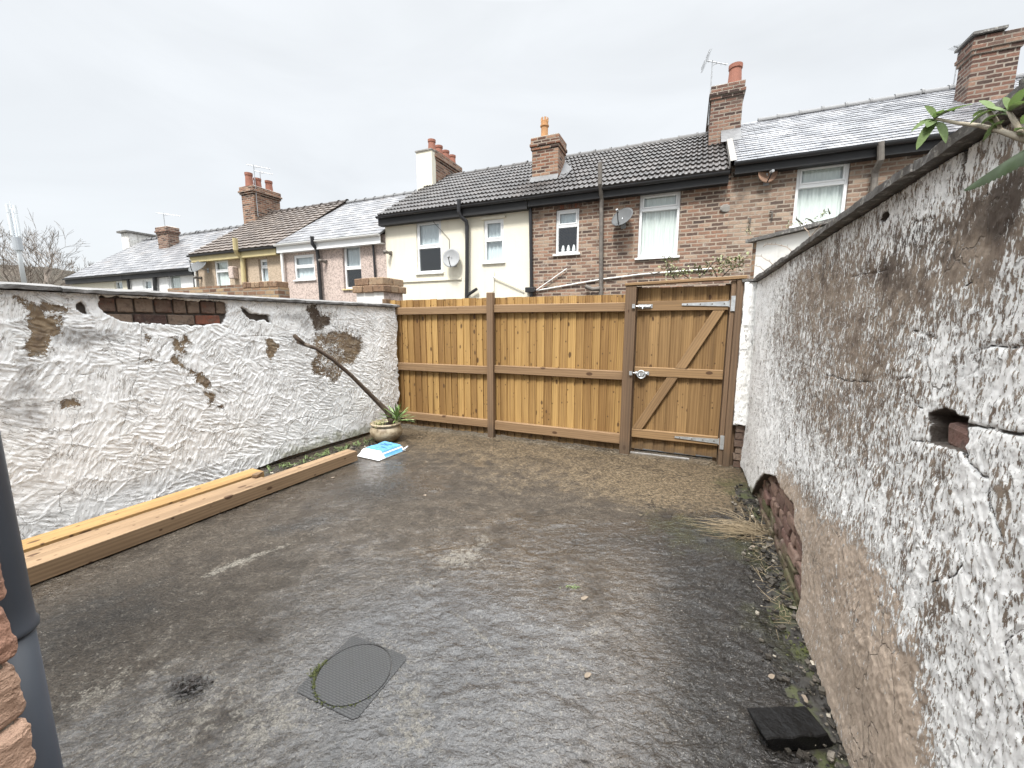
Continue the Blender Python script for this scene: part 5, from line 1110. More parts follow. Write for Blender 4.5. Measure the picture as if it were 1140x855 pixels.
# gate
gt = empty('timber_gate', 'ledged and braced timber gate with long galvanised hinges in its post frame', 'gate', FF.world(xg1, 0), TH); gx = xg1
def gb(x): return x - gx
zgl = fz(700, 318.5, PY)
post(gb(xg0), gb(xg1), PY, .03, zgl, gt, 'gate_post'); zgr = fz(818, 312, PY)
post(gb(xr0 + .045), gb(xr1), PY, .03, zgr + .01, gt, 'gate_post'); post(gb(xr0), gb(xr0 + .044), PY + .02, .03, zgr, gt, 'jamb')
post(gb(xr1 + .003), gb(xr1 + .07), -.03, .05, zgr - .02, gt, 'gate_post')
m = MB(); m.cur = .3; zh0, zh1 = zgl + .004, zgl + .032; m.add([(gb(xg0) - .01, PY - .01, zh0), (gb(xr1) + .02, PY - .01, zgr + .012), (gb(xr1) + .02, .035, zgr + .012), (gb(xg0) - .01, .035, zh0), (gb(xg0) - .01, PY - .01, zh1), (gb(xr1) + .02, PY - .01, zgr + .045), (gb(xr1) + .02, .035, zgr + .045), (gb(xg0) - .01, .035, zh1)], [(3, 2, 1, 0), (4, 5, 6, 7), (0, 1, 5, 4), (1, 2, 6, 5), (2, 3, 7, 6), (3, 0, 4, 7)]); m.build('header', MAT['gaterail'], gt, bevel=.004)
m = MB(); m.cur = .2; m.box(gb(xg1) - .03, gb(xg1) + .045, .0305, .055, -.02, zgl - .0); m.build('stop', MAT['post'], gt); m = MB(); m.box(gb(xr0) - .045, gb(xr0) + .03, .0305, .055, -.02, zgl - .0); m.build('stop', MAT['post'], gt)
gzt = fz(755, 319.5, 0); gl_, gr_ = gb(xg1) + .012, gb(xr0) - .01
boards(gl_ + .012, gr_, .055, gzt, MAT['gateboard'], 'gate_boards', gt, .112)
GY = -.036
def gz(u, va, vb): return (fz(u, va, GY), fz(u, vb, GY))
L1 = [gz(707, 346.3, 335.8), gz(812, 345, 333.7)]; L2 = [gz(705, 418.9, 409.8), gz(806, 422, 411)]; L3 = [gz(701, 487.7, 478.7), gz(800, 495, 485)]
LZ = []
for q in (L1, L2, L3):
    z0_ = (q[0][0] + q[1][0]) / 2; z1_ = (q[0][1] + q[1][1]) / 2; LZ.append((z0_, z1_)); rail(gl_, gr_, (z0_, z1_), (z0_, z1_), gt, MAT['gaterail'], GY, 'ledge')
def brace(x0, z0, x1, z1, w):
    L = math.hypot(x1 - x0, z1 - z0); a = math.atan2(z1 - z0, x1 - x0); m = MB(); m.cur = random.random(); sh = w / math.tan(a)
    # ends cut level: parallelogram in the board's own axes
    k = w / 2; m.prism([(-k / math.tan(a), GY * 0 - k), (L - k / math.tan(a) + 0, -k), (L + k / math.tan(a), k), (k / math.tan(a), k)], 'y', GY + .004, -.003) if False else m.add([(x, y, z) for y in (GY + .003, -.003) for x, z in ((k / math.tan(a) * -1 + 2 * k / math.tan(a), -k), (L + k / math.tan(a), -k), (L - k / math.tan(a), k), (-k / math.tan(a), k))], [(3, 2, 1, 0), (4, 5, 6, 7), (0, 1, 5, 4), (1, 2, 6, 5), (2, 3, 7, 6), (3, 0, 4, 7)])
    return m.build('brace', MAT['gaterail'], gt, loc=(x0, 0, z0), rot=(0, -a, 0), bevel=.003)
brace(gb(fx(709, 478, GY)), LZ[2][1] + .004, gb(fx(748.5, 420, GY)), LZ[1][0] - .004, .095); brace(gb(fx(757.5, 409.5, GY)), LZ[1][1] + .004, gb(fx(800.5, 345, GY)), LZ[0][0] - .004, .095)
def hinge(utip, vtip, ur, v0, v1, zc):
    m = MB(); xa = gb(fx(utip, vtip, GY)); xb = gr_ + .005; y = GY - .004
    m.prism([(xa, zc - .010), (xb, zc - .026), (xb, zc + .026), (xa, zc + .010)], 'y', y - .005, y + .002); m.path([(xb + .006, y - .006, zc - .034), (xb + .006, y - .006, zc + .034)], .010, 10)
    m.box(xb + .012, xb + .05, PY + .008, PY + .018, zc - .075, zc + .075); m.box(xb + .0, xb + .014, y - .003, PY + .022 if PY + .022 > y else y, zc - .02, zc + .02)
    o = m.build('hinge', MAT['galv'], gt); b = MB()
    for f in (.12, .4, .65, .9): b.path([(xa + (xb - xa) * f, y - .0045, zc), (xa + (xb - xa) * f, y - .009, zc)], [.008, .006], 8)
    b.build('screw', MAT['iron'], o)
hinge(759, 340, 812, 330, 346, sum(LZ[0]) / 2 + .012); hinge(751, 486.5, 802, 484, 498, sum(LZ[2]) / 2 + .004)
def bolt(zc, ring):
    y = GY - .006; x0_ = gl_ + .01; m = MB(); m.box(x0_, x0_ + .15, y, y + .004, zc - .02, zc + .02); m.path([(x0_ - .05, y - .012, zc), (x0_ + .13, y - .012, zc)], .0085, 8)
    for f in (.02, .075, .13): m.path([(x0_ + f, y - .001, zc - .016), (x0_ + f, y - .016, zc - .012), (x0_ + f, y - .022, zc), (x0_ + f, y - .016, zc + .012), (x0_ + f, y - .001, zc + .016)], .005, 6)
    m.path([(x0_ + .05, y - .012, zc), (x0_ + .05, y - .035, zc - .03)], .007, 8); m.box(gb(xg1) - .035, gb(xg1) - .005, PY - .022, PY - .001, zc - .022, zc + .022)
    o = m.build('bolt', MAT['galv'], gt)
    if ring:
        r = MB(); c_ = Vector((gb(fx(714, 417.5, GY)), y - .02, zc - .014)); n = 24
        r.path([c_ + Vector((.042 * math.cos(2 * math.pi * k / n), 0, .042 * math.sin(2 * math.pi * k / n))) for k in range(n + 1)], .008, 8, cap=False); r.build('ring_handle', MAT['galv'], o, smooth=True)
        r = MB(); r.path([c_ + Vector((0, .02, 0)), c_ + Vector((0, -.004, 0))], [.034, .026], 16); r.build('rose', MAT['galv'], o)
bolt(fz(712, 341, GY), False); bolt(fz(708, 415, GY), True)
m = MB(); m.box(gl_ - .01, gl_ + (gr_ - gl_) * .7, -.02, .012, -.01, .012, jit=.003); m.build('threshold_strip', MAT['capbrick'].copy() if False else MAT['threshold'], gt, bevel=.003)

# ================================================================== neighbouring walls
MAT['palewall'] = stucco('pale_render', (.74, .735, .70), (.50, .49, .45), streak=.35, scale=20)
# rendered yard wall of the neighbour, behind the right wall
P0 = at_depth(840, 262, 5.6); P1 = at_depth(908, 247, 4.7); NW = Frame(P0, math.atan2(P1[1] - P0[1], P1[0] - P0[0]))
zA = NW.hit(842, 265)[1]; zB = NW.hit(905, 250)[1]; LN = NW.hit(905, 250)[0]
nw = empty('rendered_wall', 'pale rendered wall with a dark coping, behind the right garden wall below the tan brick house', 'wall', NW.world(0, 0), NW.a)
m = MB(); m.prism([(.05, -.1), (LN * 2.2, -.1), (LN * 2.2, zA + (zB - zA) * 2.2 - .05), (.05, zA - .05)], 'y', 0, .24); m.build('wall', MAT['palewall'], nw)
m = MB(); m.prism([(-.02, -.1), (.048, -.1), (.048, zA - .06), (-.02, zA - .06)], 'y', .004, .235); m.build('brick_edge', MAT['brickpier'], nw)
m = MB(); k = (zB - zA) / LN; x = -.09; 
while x < LN * 2.2:
    e = x + random.uniform(.4, .6); q = random.uniform(-.008, .008)
    m.prism([(x, zA + k * x - .045 + q), (e - .004, zA + k * e - .045 + q), (e - .004, zA + k * e + .0 + q), (x, zA + k * x + q)], 'y', -.06, .30); x = e
m.build('coping', MAT['dark_coping'], nw)
# rubble/ivy covered pier end at the fence corner
# brick capped pier beyond the end of the left wall
MAT['pierwhite'] = stucco('pier_white_render', (.78, .77, .74), (.45, .36, .30), streak=.4, scale=20)
FP = Frame(at_depth(427, 330, 6.75), TH - .06)
pr = empty('brick_pier', 'square pier with lichened brick cap and white render, beyond the left wall end', 'pier', FP.world(0, 0), FP.a)
zc0, zc1, zc2 = FP.hit(427, 325)[1], FP.hit(427, 317)[1], FP.hit(427, 308.5)[1]; wp = -FP.hit(397, 330)[0]
m = MB(); m.box(-wp, 0, 0, .012, -.1, zc0); m.build('render_face', MAT['pierwhite'], pr); m = MB(); m.box(-wp, -.001, .013, .47, -.1, zc0 - .002); m.build('shaft', MAT['pink'], pr)
m = MB(); m.cur = .45
for lv, (za, zb, g) in enumerate(((zc0, zc1, .05), (zc1 + .006, zc2, .02))):
    n = 3 if lv == 0 else 2
    for i in range(n):
        for j in range(n):
            m.cur = random.uniform(.2, .7); w_ = (wp + 2 * g) / n; d_ = (.47 + 2 * g) / n; m.box(-wp - g + i * w_ + .003, -wp - g + (i + 1) * w_ - .003, -g + j * d_ + .003, -g + (j + 1) * d_ - .003, za, zb + random.uniform(-.004, .004), jit=.005)
MAT['capbrick'] = rawbrick('cap_brick', [(0, (.16, .095, .06)), (.5, (.26, .17, .105)), (.9, (.33, .25, .165))])
m.build('brick_cap', MAT['capbrick'], pr, bevel=.012, seg=2)
# neighbour's rear wall seen over the left wall
FB = Frame(FF.world(-2.0, .25), TH); xa_, za_ = FB.hit(270, 316.5); xb_, zb_ = FB.hit(309, 316.5)
bw = empty('brick_wall', 'brick wall showing just over the left wall coping, below the beige house', 'wall', FB.world(xa_, 0), TH)
m = MB(); m.box(0, xb_ - xa_, 0, .22, -.1, za_ - .075); m.build('wall', MAT['brickpier'], bw); m = MB(); x = 0
while x < xb_ - xa_ - .05:
    m.cur = random.random() * .7; m.box(x + .004, x + .106, -.01, .23, za_ - .072, za_ + .03 + random.uniform(-.006, .006), jit=.004); x += .112
m.build('brick_on_edge', MAT['capbrick'], bw, bevel=.008)
xc_, zc_ = FB.hit(150, 321)
b2 = empty('brick_wall', 'low brick wall top further left over the left wall coping, below the white house', 'wall', FB.world(xc_, .6), TH)
m = MB(); m.box(0, xa_ - xc_ - .2, 0, .22, -.1, FB.hit(200, 320.5, .6)[1]); m.build('wall', MAT['brickpier'], b2)

# ================================================================== corner of the house the photograph is taken from
pc = at_depth(52, 858, .50); HB = Frame(pc, D2R(78))
MAT['sandmortar'] = simple('sandy_mortar', (.20, .17, .135), .9, .35, 25, bump=.8)
hb = empty('brick_house_corner', 'rough pinkish brick house corner at the bottom left, beside the grey downpipe', 'house wall', HB.world(0, 0), HB.a)
m = MB(); rr_ = random.Random(5)
for k in range(40):
    x = 0
    for i in range(3):
        w_ = (.215 if (i + k) % 2 else .105) if i == 0 else .215; m.cur = rr_.random(); q = rr_.uniform(-.006, .008)
        m.box(x - w_ + .006, x - .002 + rr_.uniform(-.006, .006), q, .105, -.1 + k * .0755 + .003, -.1 + k * .0755 + .0725, jit=.003); x -= w_
o = m.build('brickwork', MAT['housebrick'], hb, bevel=.012, seg=3)
su = o.modifiers.new('s', 'SUBSURF'); su.subdivision_type = 'SIMPLE'; su.levels = su.render_levels = 4
tx = bpy.data.textures.new('brick_rough', 'CLOUDS'); tx.noise_scale = .014; tx.noise_depth = 3; dm = o.modifiers.new('d', 'DISPLACE'); dm.texture = tx; dm.strength = .007; dm.mid_level = .35
m = MB(); m.box(-1.3, -.012, .012, .1, -.1, 2.92); m.build('mortar_bed', MAT['sandmortar'], hb)
m = MB(); m.box(-1.3, -.02, .101, 2.0, -.1, 2.9); m.build('inner_leaf', MAT['brickpier'], hb)
pp = at_depth(33, 855, .86); rp = .044
dp = empty('downpipe', 'slate grey plastic downpipe with a collar, standing beside the brick house corner', 'downpipe', (float(pp[0]), float(pp[1]), 0))
zc = CAM_H + .86 * float(ray(5, 688)[2])
m = MB(); m.lathe([(rp, .0), (rp, zc)], n=32); m.build('lower_pipe', MAT['greypipe'], dp, smooth=True)
m = MB(); m.lathe([(rp, zc), (rp + .007, zc + .001), (rp + .0075, zc + .004), (rp + .0075, zc + .012), (rp + .004, zc + .018), (rp + .003, zc + .06), (rp + .003, zc + .3), (rp + .003, 3.1)], n=32); m.build('socket_pipe', MAT['greypipe'], dp, smooth=True)

# ================================================================== things lying in the yard
def gpt(u, v, z=0.0): return gnd(u, v, z)
# long sawn timbers by the left wall
f0, f1 = gnd(27, 657), gnd(390, 517); TB = Frame(f1, math.atan2(f1[1] - f0[1], f1[0] - f0[0]))
def timber(label, x0, x1, y0, y1, z1, mat, split=None):
    o = empty('timber_post', label, 'timber', TB.world(x0, y0), TB.a, 'sawn timbers stacked along the left wall'); m = MB(); m.cur = random.random(); n = 30; V = []
    for i in range(n + 1):
        x = (x1 - x0) * i / n; q = .004 * math.sin(i * .35 + y0 * 9)
        V += [(x, q, .012), (x, y1 - y0 + q, .012), (x, y1 - y0 + q, z1), (x, q, z1)]
    m.add(V, [(i * 4 + k, (i + 1) * 4 + k, (i + 1) * 4 + (k + 1) % 4, i * 4 + (k + 1) % 4) for i in range(n) for k in range(4)] + [(0, 1, 2, 3), tuple(n * 4 + k for k in (3, 2, 1, 0))])
    m.build('timber', mat, o, bevel=.004, seg=2); return o
TBz = TB.hit(389, 507.5)[1]
xm = TB.local(gnd(292, 533, .1))[0]; xy_ = TB.local(gnd(285, 525.5, .12))[0]
def yy(u, v, z): return TB.local(gnd(u, v, z))[1]
ty1 = yy(389 - 5, 501.5, TBz)
timber('longest front timber, pinkish brown, lying nearest to the open yard', -3.9, .10, 0, .150, .122, MAT['beam'])
timber('shorter middle timber, brown, between the front timber and the yellow one', -3.6, -.82, .158, .262, .116, MAT['beam'])
timber('yellow timber lying closest to the white wall', -3.4, -.75, .272, .452, .132, MAT['beam_yellow'])
m = MB(); m.box(0, .07, 0, .05, 0, .028, jit=.008); ob = m.build('wood_offcut', MAT['beam'], loc=(*TB.world(-.86, .19)[:2], .124), rot=(0, 0, TB.a + .4), bevel=.004); tag(ob, 'little wooden offcut on the long timbers at the end of the middle one', 'wood offcut')
# blue and white sack
q = [gnd(397, 508), gnd(421.6, 513.5), gnd(440, 499), gnd(416, 497)]; SK = Frame(q[0], math.atan2(q[1][1] - q[0][1], q[1][0] - q[0][0])); sw = SK.local(q[1])[0]; sl = SK.local(q[2])[1]
MAT['sackblue'] = simple('blue_plastic_print', (.09, .26, .42), .3, .15, 9); MAT['sackwhite'] = simple('white_plastic_film', (.60, .61, .63), .28, .06, 9); MAT['sackdark'] = simple('navy_print', (.03, .10, .24), .3, .1, 9)
sk = empty('plastic_sack', 'flat blue and white plastic sack lying by the plant pot', 'sack', SK.world(0, 0), SK.a)
nx, ny = 40, 56; XX, YY = np.meshgrid(np.linspace(0, 1, nx), np.linspace(0, 1, ny)); ed = np.minimum(np.minimum(XX, 1 - XX) * sw, np.minimum(YY, 1 - YY) * sl)
topz = .008 + .075 * smooth(0, .055, ed) * (.92 + .16 * fbm(XX * 4, YY * 5, 3)) + .008 * (fbm(XX * 12, YY * 12, 9) - .5)
grid_mesh('film', XX * sw, YY * sl, topz, {}, MAT['sackwhite'], sk, skirt=(None, None, .004))
def on_sack(name, x0, x1, y0, y1, mat, lift):
    i0, i1, j0, j1 = int(x0 * (nx - 1)), int(x1 * (nx - 1)), int(y0 * (ny - 1)), int(y1 * (ny - 1)); s_ = (slice(j0, j1 + 1), slice(i0, i1 + 1)); return grid_mesh(name, XX[s_] * sw, YY[s_] * sl, topz[s_] + lift, {}, mat, sk)
on_sack('blue_panel', .10, .90, .20, .97, MAT['sackblue'], .0025); on_sack('side_print', .93, 1.0, .25, .9, MAT['sackblue'], .003)
for (a_, b_, c_, d_) in ((.30, .62, .62, .66), (.34, .7, .70, .735), (.55, .8, .45, .475)): on_sack('print_line', a_, b_, c_, d_, MAT['sackdark'], .0045)
m = MB(); m.path([(sw * .97, sl * .97, .02), (sw * 1.04, sl * 1.02, .05), (sw * 1.06, sl * .93, .045), (sw * .99, sl * .86, .02)], .010, 7); m.build('handle', MAT['sackwhite'], sk, smooth=True)
# plant pot with yucca and its long leaning trunk
m = M('weathered_glazed_pot'); c = m.coord(); n = m.noise(c, 9, 6, .65); MAT['pot'] = m.fin(m.mix(m.ss(n, .45, .62), m.mix(m.noise(c, 3, 3), (.30, .235, .15), (.38, .325, .235)), (.17, .125, .075)), .5, m.bump(n, .3, .01))
pg = gnd(430.5, 490); pr_ = .20
pt = empty('potted_yucca', 'squat buff plant pot with a spiky green yucca and a long bare leaning trunk', 'potted plant', (float(pg[0]), float(pg[1]), 0))
m = MB(); m.lathe([(.115, 0), (.15, .02), (.195, .08), (.205, .13), (.185, .185), (.165, .20), (.185, .212), (.195, .228), (.185, .24), (.16, .238), (.15, .2)], n=40); m.build('pot', MAT['pot'], pt, smooth=True)
m = MB(); m.lathe([(.155, .19), (.10, .212), (.02, .22)], n=24); m.build('soil', MAT['soil'], pt)
def loc_at(u, v, par, depth=None, plane=None):
    p = plane if plane is not None else at_depth(u, v, depth); return Vector((float(p[0]) - par.location.x, float(p[1]) - par.location.y, float(p[2])))
dpt = float(pg[1]) * CP + (CAM_H - .25) * SP
def onwall(u, v, off):
    x, z = LW.hit(u, v, -off); return np.array([*LW.world(x, -off)[:2], z])
tp = [loc_at(437, 474, pt, dpt)] + [loc_at(435, 467, pt, dpt), loc_at(431, 458, pt, dpt + .02)]
for i, (u, v) in enumerate(((420, 447), (408, 435), (390, 417), (370, 400), (352, 388), (338, 383), (331, 380))): tp.append(loc_at(u, v, pt, plane=onwall(u, v, .34 - i * .046)))
m = MB(); m.path(tp, [.042, .038, .035, .030, .026, .024, .022, .021, .021, .023], 12); m.path([tp[-2], tp[-1] + Vector((.0, .0, .03)), tp[-1] + Vector((-.02, -.02, .07))], [.024, .026, .02], 8)
MAT['trunk'] = rawbrick('dead_yucca_trunk', [(0, (.03, .021, .015)), (.6, (.075, .052, .036)), (1, (.12, .085, .058))]); o = m.build('trunk', MAT['trunk'], pt, smooth=True)
m = M('yucca_leaf'); c = m.coord(); MAT['yucca'] = m.fin(m.mix(m.noise(c, 9, 3), (.055, .12, .03), (.20, .27, .085)), .45); m = M('yucca_pale'); MAT['yuccapale'] = m.fin((.42, .43, .22), .5)
m = MB(); yb = loc_at(442, 468, pt, dpt)
for i in range(30):
    a = i * 2.399; el = .15 + 1.2 * random.random(); d_ = Vector((math.cos(a) * math.cos(el), math.sin(a) * math.cos(el), math.sin(el))); m.leaf(yb + Vector((0, 0, random.uniform(-.03, .03))), d_, random.uniform(.20, .33), random.uniform(.022, .032), (0, 0, 1), random.uniform(.0, .25), .25)
m.build('leaf_rosette', MAT['yucca'], pt)
m = MB()
for (u, v) in ((458, 466), (455, 455), (424, 470)): e = loc_at(u, v, pt, dpt - .05); d_ = e - yb; m.leaf(yb, d_, d_.length * 1.3, .028, (0, 0, 1), .1, .2)
m.path([yb - Vector((0, 0, .05)), yb], .02, 6); m.build('pale_leaves', MAT['yuccapale'], pt)
MAT['grass'] = simple('weed_green', (.10, .14, .045), .6, .4, 20); MAT['straw'] = simple('dead_straw', (.25, .197, .125), .75, .3, 30); MAT['paleleaf'] = simple('yellowed_weed', (.33, .33, .15), .7, .3, 20)
m = MB()
for i in range(60):
    a = random.uniform(0, 6.28); b_ = Vector((-.06 + .07 * math.cos(a) * random.random(), -.03 + .1 * math.sin(a) * random.random(), .2)); m.leaf(b_, (random.uniform(-1.2, .4), random.uniform(-1, .3), random.uniform(.2, 1.2)), random.uniform(.08, .2), .008, (0, 0, 1), random.uniform(.2, .9), .1, 5)
m.build('pot_weeds', MAT['paleleaf'], pt)
# weeds in the gap below the left wall
m = MB()
for i in range(230):
    t = random.random(); p = (1 - t) * gnd(292, 525) + t * gnd(418, 487); off = random.uniform(.0, .16); q = Vector((p[0] + off * .85, p[1] - off * .45, 0))
    if random.random() < .55 * (1 - abs(t - .55)):
        for _ in range(3): m.leaf(q, (random.uniform(-1, 1), random.uniform(-1, 1), random.uniform(.4, 1.5)), random.uniform(.03, .10), .010, (0, 0, 1), .4, .1, 4)
tag(m.build('weeds', MAT['grass']), kind='stuff')
m = MB()
for i in range(260):
    t = random.random() ** .8; p = (1 - t) * gnd(250, 545) + t * gnd(425, 486); off = random.uniform(.0, .22); s_ = random.uniform(.004, .014); m.cur = random.random(); m.obox((p[0] + off * .85, p[1] - off * .45, s_ * .4), s_, s_ * random.uniform(.5, 1), s_ * .6, Matrix.Rotation(random.uniform(0, 6), 3, 'Z') @ Matrix.Rotation(random.uniform(-.5, .5), 3, 'X'))
MAT['rubble'] = rawbrick('rubble_bits', [(0, (.016, .015, .013)), (.55, (.048, .042, .034)), (.88, (.11, .097, .078)), (.99, (.42, .38, .31))]); tag(m.build('debris', MAT['rubble']), kind='stuff')
# dirt strip, rubble, moss and dead grass under the right wall
wl0, wl1 = gnd(838, 545), gnd(948, 870)
def strip(t, off): 
    p = (1 - t) * wl0 + t * wl1; return Vector((float(p[0] - off * .914), float(p[1] + off * .406), 0))
m = MB(); rs = random.Random(3); nrw = 70; V = []; ncl = 16
for i in range(nrw + 1):
    t = i / nrw
    for j in range(ncl + 1):
        o_ = (.02 + .15 * (j / ncl)) * (1 + .35 * mnoise.noise(Vector((t * 9, 0, 3)))) ; p = strip(t, o_ - .04); z = -.006 + .034 * (1 - j / ncl) * (.6 + .8 * abs(mnoise.noise(Vector((t * 30, j * .6, 1))))); V.append((p.x, p.y, z))
m.add(V, [(i * (ncl + 1) + j, (i + 1) * (ncl + 1) + j, (i + 1) * (ncl + 1) + j + 1, i * (ncl + 1) + j + 1) for i in range(nrw) for j in range(ncl)]); m2 = M('mossy_dirt'); c = m2.coord(); n = m2.noise(c, 14, 6, .7); MAT['dirt'] = m2.fin(m2.mix(m2.ss(m2.noise(c, 5, 5), .48, .62), m2.mix(n, (.010, .009, .008), (.036, .031, .025)), (.04, .044, .014)), .7, m2.bump(m2.noise(c, 60, 5), .8, .01)); tag(m.build('dirt_strip', MAT['dirt'], smooth=True), kind='structure')
m = MB()
for i in range(650):
    t = rs.random(); off = rs.random() ** 1.8 * .20; p = strip(t, off); s_ = rs.choice((.002, .003, .004, .005, .007, .011)); m.cur = min(.9, rs.random() ** 1.3 * .95) if rs.random() > .04 else 1.0
    m.obox((p.x, p.y, s_ * .5 + (.022 if off < .1 else .006)), s_ * rs.uniform(.8, 1.5), s_ * rs.uniform(.6, 1), s_ * rs.uniform(.4, .8), Matrix.Rotation(rs.uniform(0, 6), 3, 'Z') @ Matrix.Rotation(rs.uniform(-.6, .6), 3, 'X'))
tag(m.build('rubble', MAT['rubble'], bevel=.0015), kind='stuff')
m = MB(); MAT['moss'] = simple('yellow_green_moss', (.075, .085, .022), .9, .4, 40, bump=.8)
for (u, v, r_, n_) in ((885, 632, .05, 90), (905, 735, .06, 130), (900, 690, .04, 60), (868, 600, .05, 60), (925, 770, .05, 60), (893, 660, .04, 50)):
    p = gnd(u, v)
    for _ in range(n_):
        q = Vector((p[0] + rs.gauss(0, r_ * .6), p[1] + rs.gauss(0, r_), .015)); m.leaf(q, (rs.uniform(-1, 1), rs.uniform(-1, 1), rs.uniform(.3, 1.4)), rs.uniform(.012, .03), .008, (0, 0, 1), .4, .1, 3)
tag(m.build('moss', MAT['moss']), kind='stuff')
m = MB(); sg = gnd(850, 596)
for i in range(95):
    k = rs.random(); a = D2R(158) + rs.gauss(0, .45 if i % 3 else .15); L = rs.uniform(.16, .48); b_ = Vector((sg[0] + rs.gauss(.0, .05), sg[1] + rs.gauss(-.01, .05), rs.uniform(.015, .05)))
    d_ = Vector((math.cos(a), math.sin(a), rs.uniform(-.03, .08))); pts = [b_ + d_ * L * f + Vector((rs.gauss(0, .012), rs.gauss(0, .012), -.06 * L * f * f * 2)) for f in (0, .35, .7, 1)]
    pts = [Vector((p.x, p.y, max(p.z, .008))) for p in pts]; m.path(pts, [.0019, .0018, .0014, .0007], 3)
for i in range(40):
    b_ = Vector((sg[0] + rs.gauss(.0, .06), sg[1] + rs.gauss(.05, .12), .02)); d_ = Vector((rs.uniform(-1, .3), rs.uniform(-.5, .8), rs.uniform(.2, 1.3))).normalized(); L = rs.uniform(.08, .26); m.path([b_, b_ + d_ * L * .5, b_ + d_ * L + Vector((0, 0, -.05))], [.0018, .0015, .0008], 3)
o = m.build('dead_grass', MAT['straw']); tag(o, 'flattened tuft of pale dead grass beside the foot of the right wall', 'dead grass')
m = MB()
for i in range(120):
    t = rs.uniform(.35, .75); p = strip(t, rs.uniform(.0, .12)); m.path([p + Vector((0, 0, .02)), p + Vector((rs.gauss(0, .05), rs.gauss(0, .05), rs.uniform(.01, .05)))], [.0012, .0008], 3)
tag(m.build('dry_stalks', MAT['straw']), kind='stuff')
# black wet slab at the bottom right
q = [gnd(863, 838), gnd(930, 834), gnd(906, 806), gnd(848, 812)]; BK = Frame(q[0], math.atan2(q[1][1] - q[0][1], q[1][0] - q[0][0])); bl = min(.34, BK.local(q[1])[0]); bd = .095
MAT['wetblack'] = simple('wet_black_timber', (.004, .0038, .0038), .5, .4, 9, .18, 0, .6); m = MB(); n = 5; V = []
for i in range(n + 1):
    x = bl * 1.05 * i / n - .01; j = lambda s=.0035: random.uniform(-s, s); ry = (.02 * random.random() if i in (0, n) else 0)
    V += [(x + j(), j(), .004), (x + j(), bd + j(), .004), (x + j() - .03, bd + .02 + j(), .062 + j()), (x + j() - .035, -.004 + j(), .068 + j())]
m.add(V, [(i * 4 + k, (i + 1) * 4 + k, (i + 1) * 4 + (k + 1) % 4, i * 4 + (k + 1) % 4) for i in range(n) for k in range(4)] + [(0, 1, 2, 3), tuple(n * 4 + k for k in (3, 2, 1, 0))])
bk = m.build('timber_offcut', MAT['wetblack'], loc=(*BK.world(0, 0)[:2], .0), rot=(0, 0, BK.a), bevel=.004); tag(bk, 'wet black chunk of rotten wood on the ground at the foot of the right wall', 'wood chunk')
# drain cover
m = M('drain_cover_iron'); c = m.coord(); sp = m.n('ShaderNodeSeparateXYZ'); m.l(c, sp.inputs[0]); br = m.n('ShaderNodeTexBrick'); m.l(c, br.inputs['Vector'])
for k_, v_ in (('Scale', 1.0), ('Brick Width', .020), ('Row Height', .0095), ('Mortar Size', .0022), ('Mortar Smooth', .3)): m.set(br, k_, v_)
n = m.noise(c, 20, 5); MAT['cover'] = m.fin(m.mix(br.outputs['Fac'], m.mix(n, (.034, .034, .035), (.078, .075, .07)), (.020, .0195, .019)), m.lin(n, .3, .7, .3, .6), m.bump(m.math('SUBTRACT', m.math('MULTIPLY', n, .2), br.outputs['Fac']), .6, .004), .5)
dc = empty('drain_cover', 'square metal drain cover with a round patterned lid, set in the concrete', 'drain cover', (float(CC[0]), float(CC[1]), 0), TH)
m = MB(); hs, ri = .163, .158; n = 64
V = []
for k in range(n):
    a = 2 * math.pi * (k + .5) / n; c_, s_ = math.cos(a), math.sin(a); e = hs / max(abs(c_), abs(s_)); V += [(ri * c_, ri * s_, -.0005), (e * c_, e * s_, -.0015), (e * c_, e * s_, -.03), (ri * c_, ri * s_, -.01)]
m.add(V, [(k * 4 + q_, k * 4 + (q_ + 1) % 4, ((k + 1) % n) * 4 + (q_ + 1) % 4, ((k + 1) % n) * 4 + q_) for k in range(n) for q_ in range(4)]); m.build('frame', MAT['cover'], dc)
m = MB(); m.lathe([(ri - .004, -.01), (ri - .004, .0005), (ri - .007, .0018)], n=64); m.build('lid', MAT['cover'], dc)
m = MB()
for i in range(300):
    a = rs.choice((rs.gauss(3.9, .25), rs.gauss(3.35, .12), rs.uniform(3.2, 5.9), rs.gauss(3.55, .06))); r_ = ri + rs.gauss(.002, .004) + (abs(rs.gauss(0, .012)) if abs(a - 3.5) < .2 else 0); m.leaf((r_ * math.cos(a), r_ * math.sin(a), -.001), (rs.uniform(-1, 1), rs.uniform(-1, 1), 1), rs.uniform(.005, .014), .005, (0, 0, 1), .3, .1, 3)
m.build('moss', MAT['moss'], dc)
# leaf litter in the damp patch, small weeds, pale chips
m = MB(); MAT['rotleaf'] = simple('rotten_leaf', (.014, .009, .006), .5, .5, 30)
p = gnd(211, 765)
for i in range(110):
    q = Vector((p[0] + rs.gauss(0, .035), p[1] + rs.gauss(0, .028), .004 + rs.random() * .006)); m.leaf(q, (rs.uniform(-1, 1), rs.uniform(-1, 1), rs.uniform(-.1, .25)), rs.uniform(.01, .03), rs.uniform(.005, .012), (0, 0, 1), .1, .2, 3)
tag(m.build('leaf_litter', MAT['rotleaf']), kind='stuff')
m = MB(); p = gnd(640, 654)
for i in range(26): q = Vector((p[0] + rs.gauss(-.01, .02), p[1] + rs.gauss(0, .008), .002)); m.leaf(q, (rs.uniform(-1, 1), rs.uniform(-1, 1), rs.uniform(.2, 1)), rs.uniform(.012, .03), .005, (0, 0, 1), .5, .1, 4)
tag(m.build('weed', MAT['grass']), 'tiny green weed growing from a crack in the middle of the yard', 'weed')
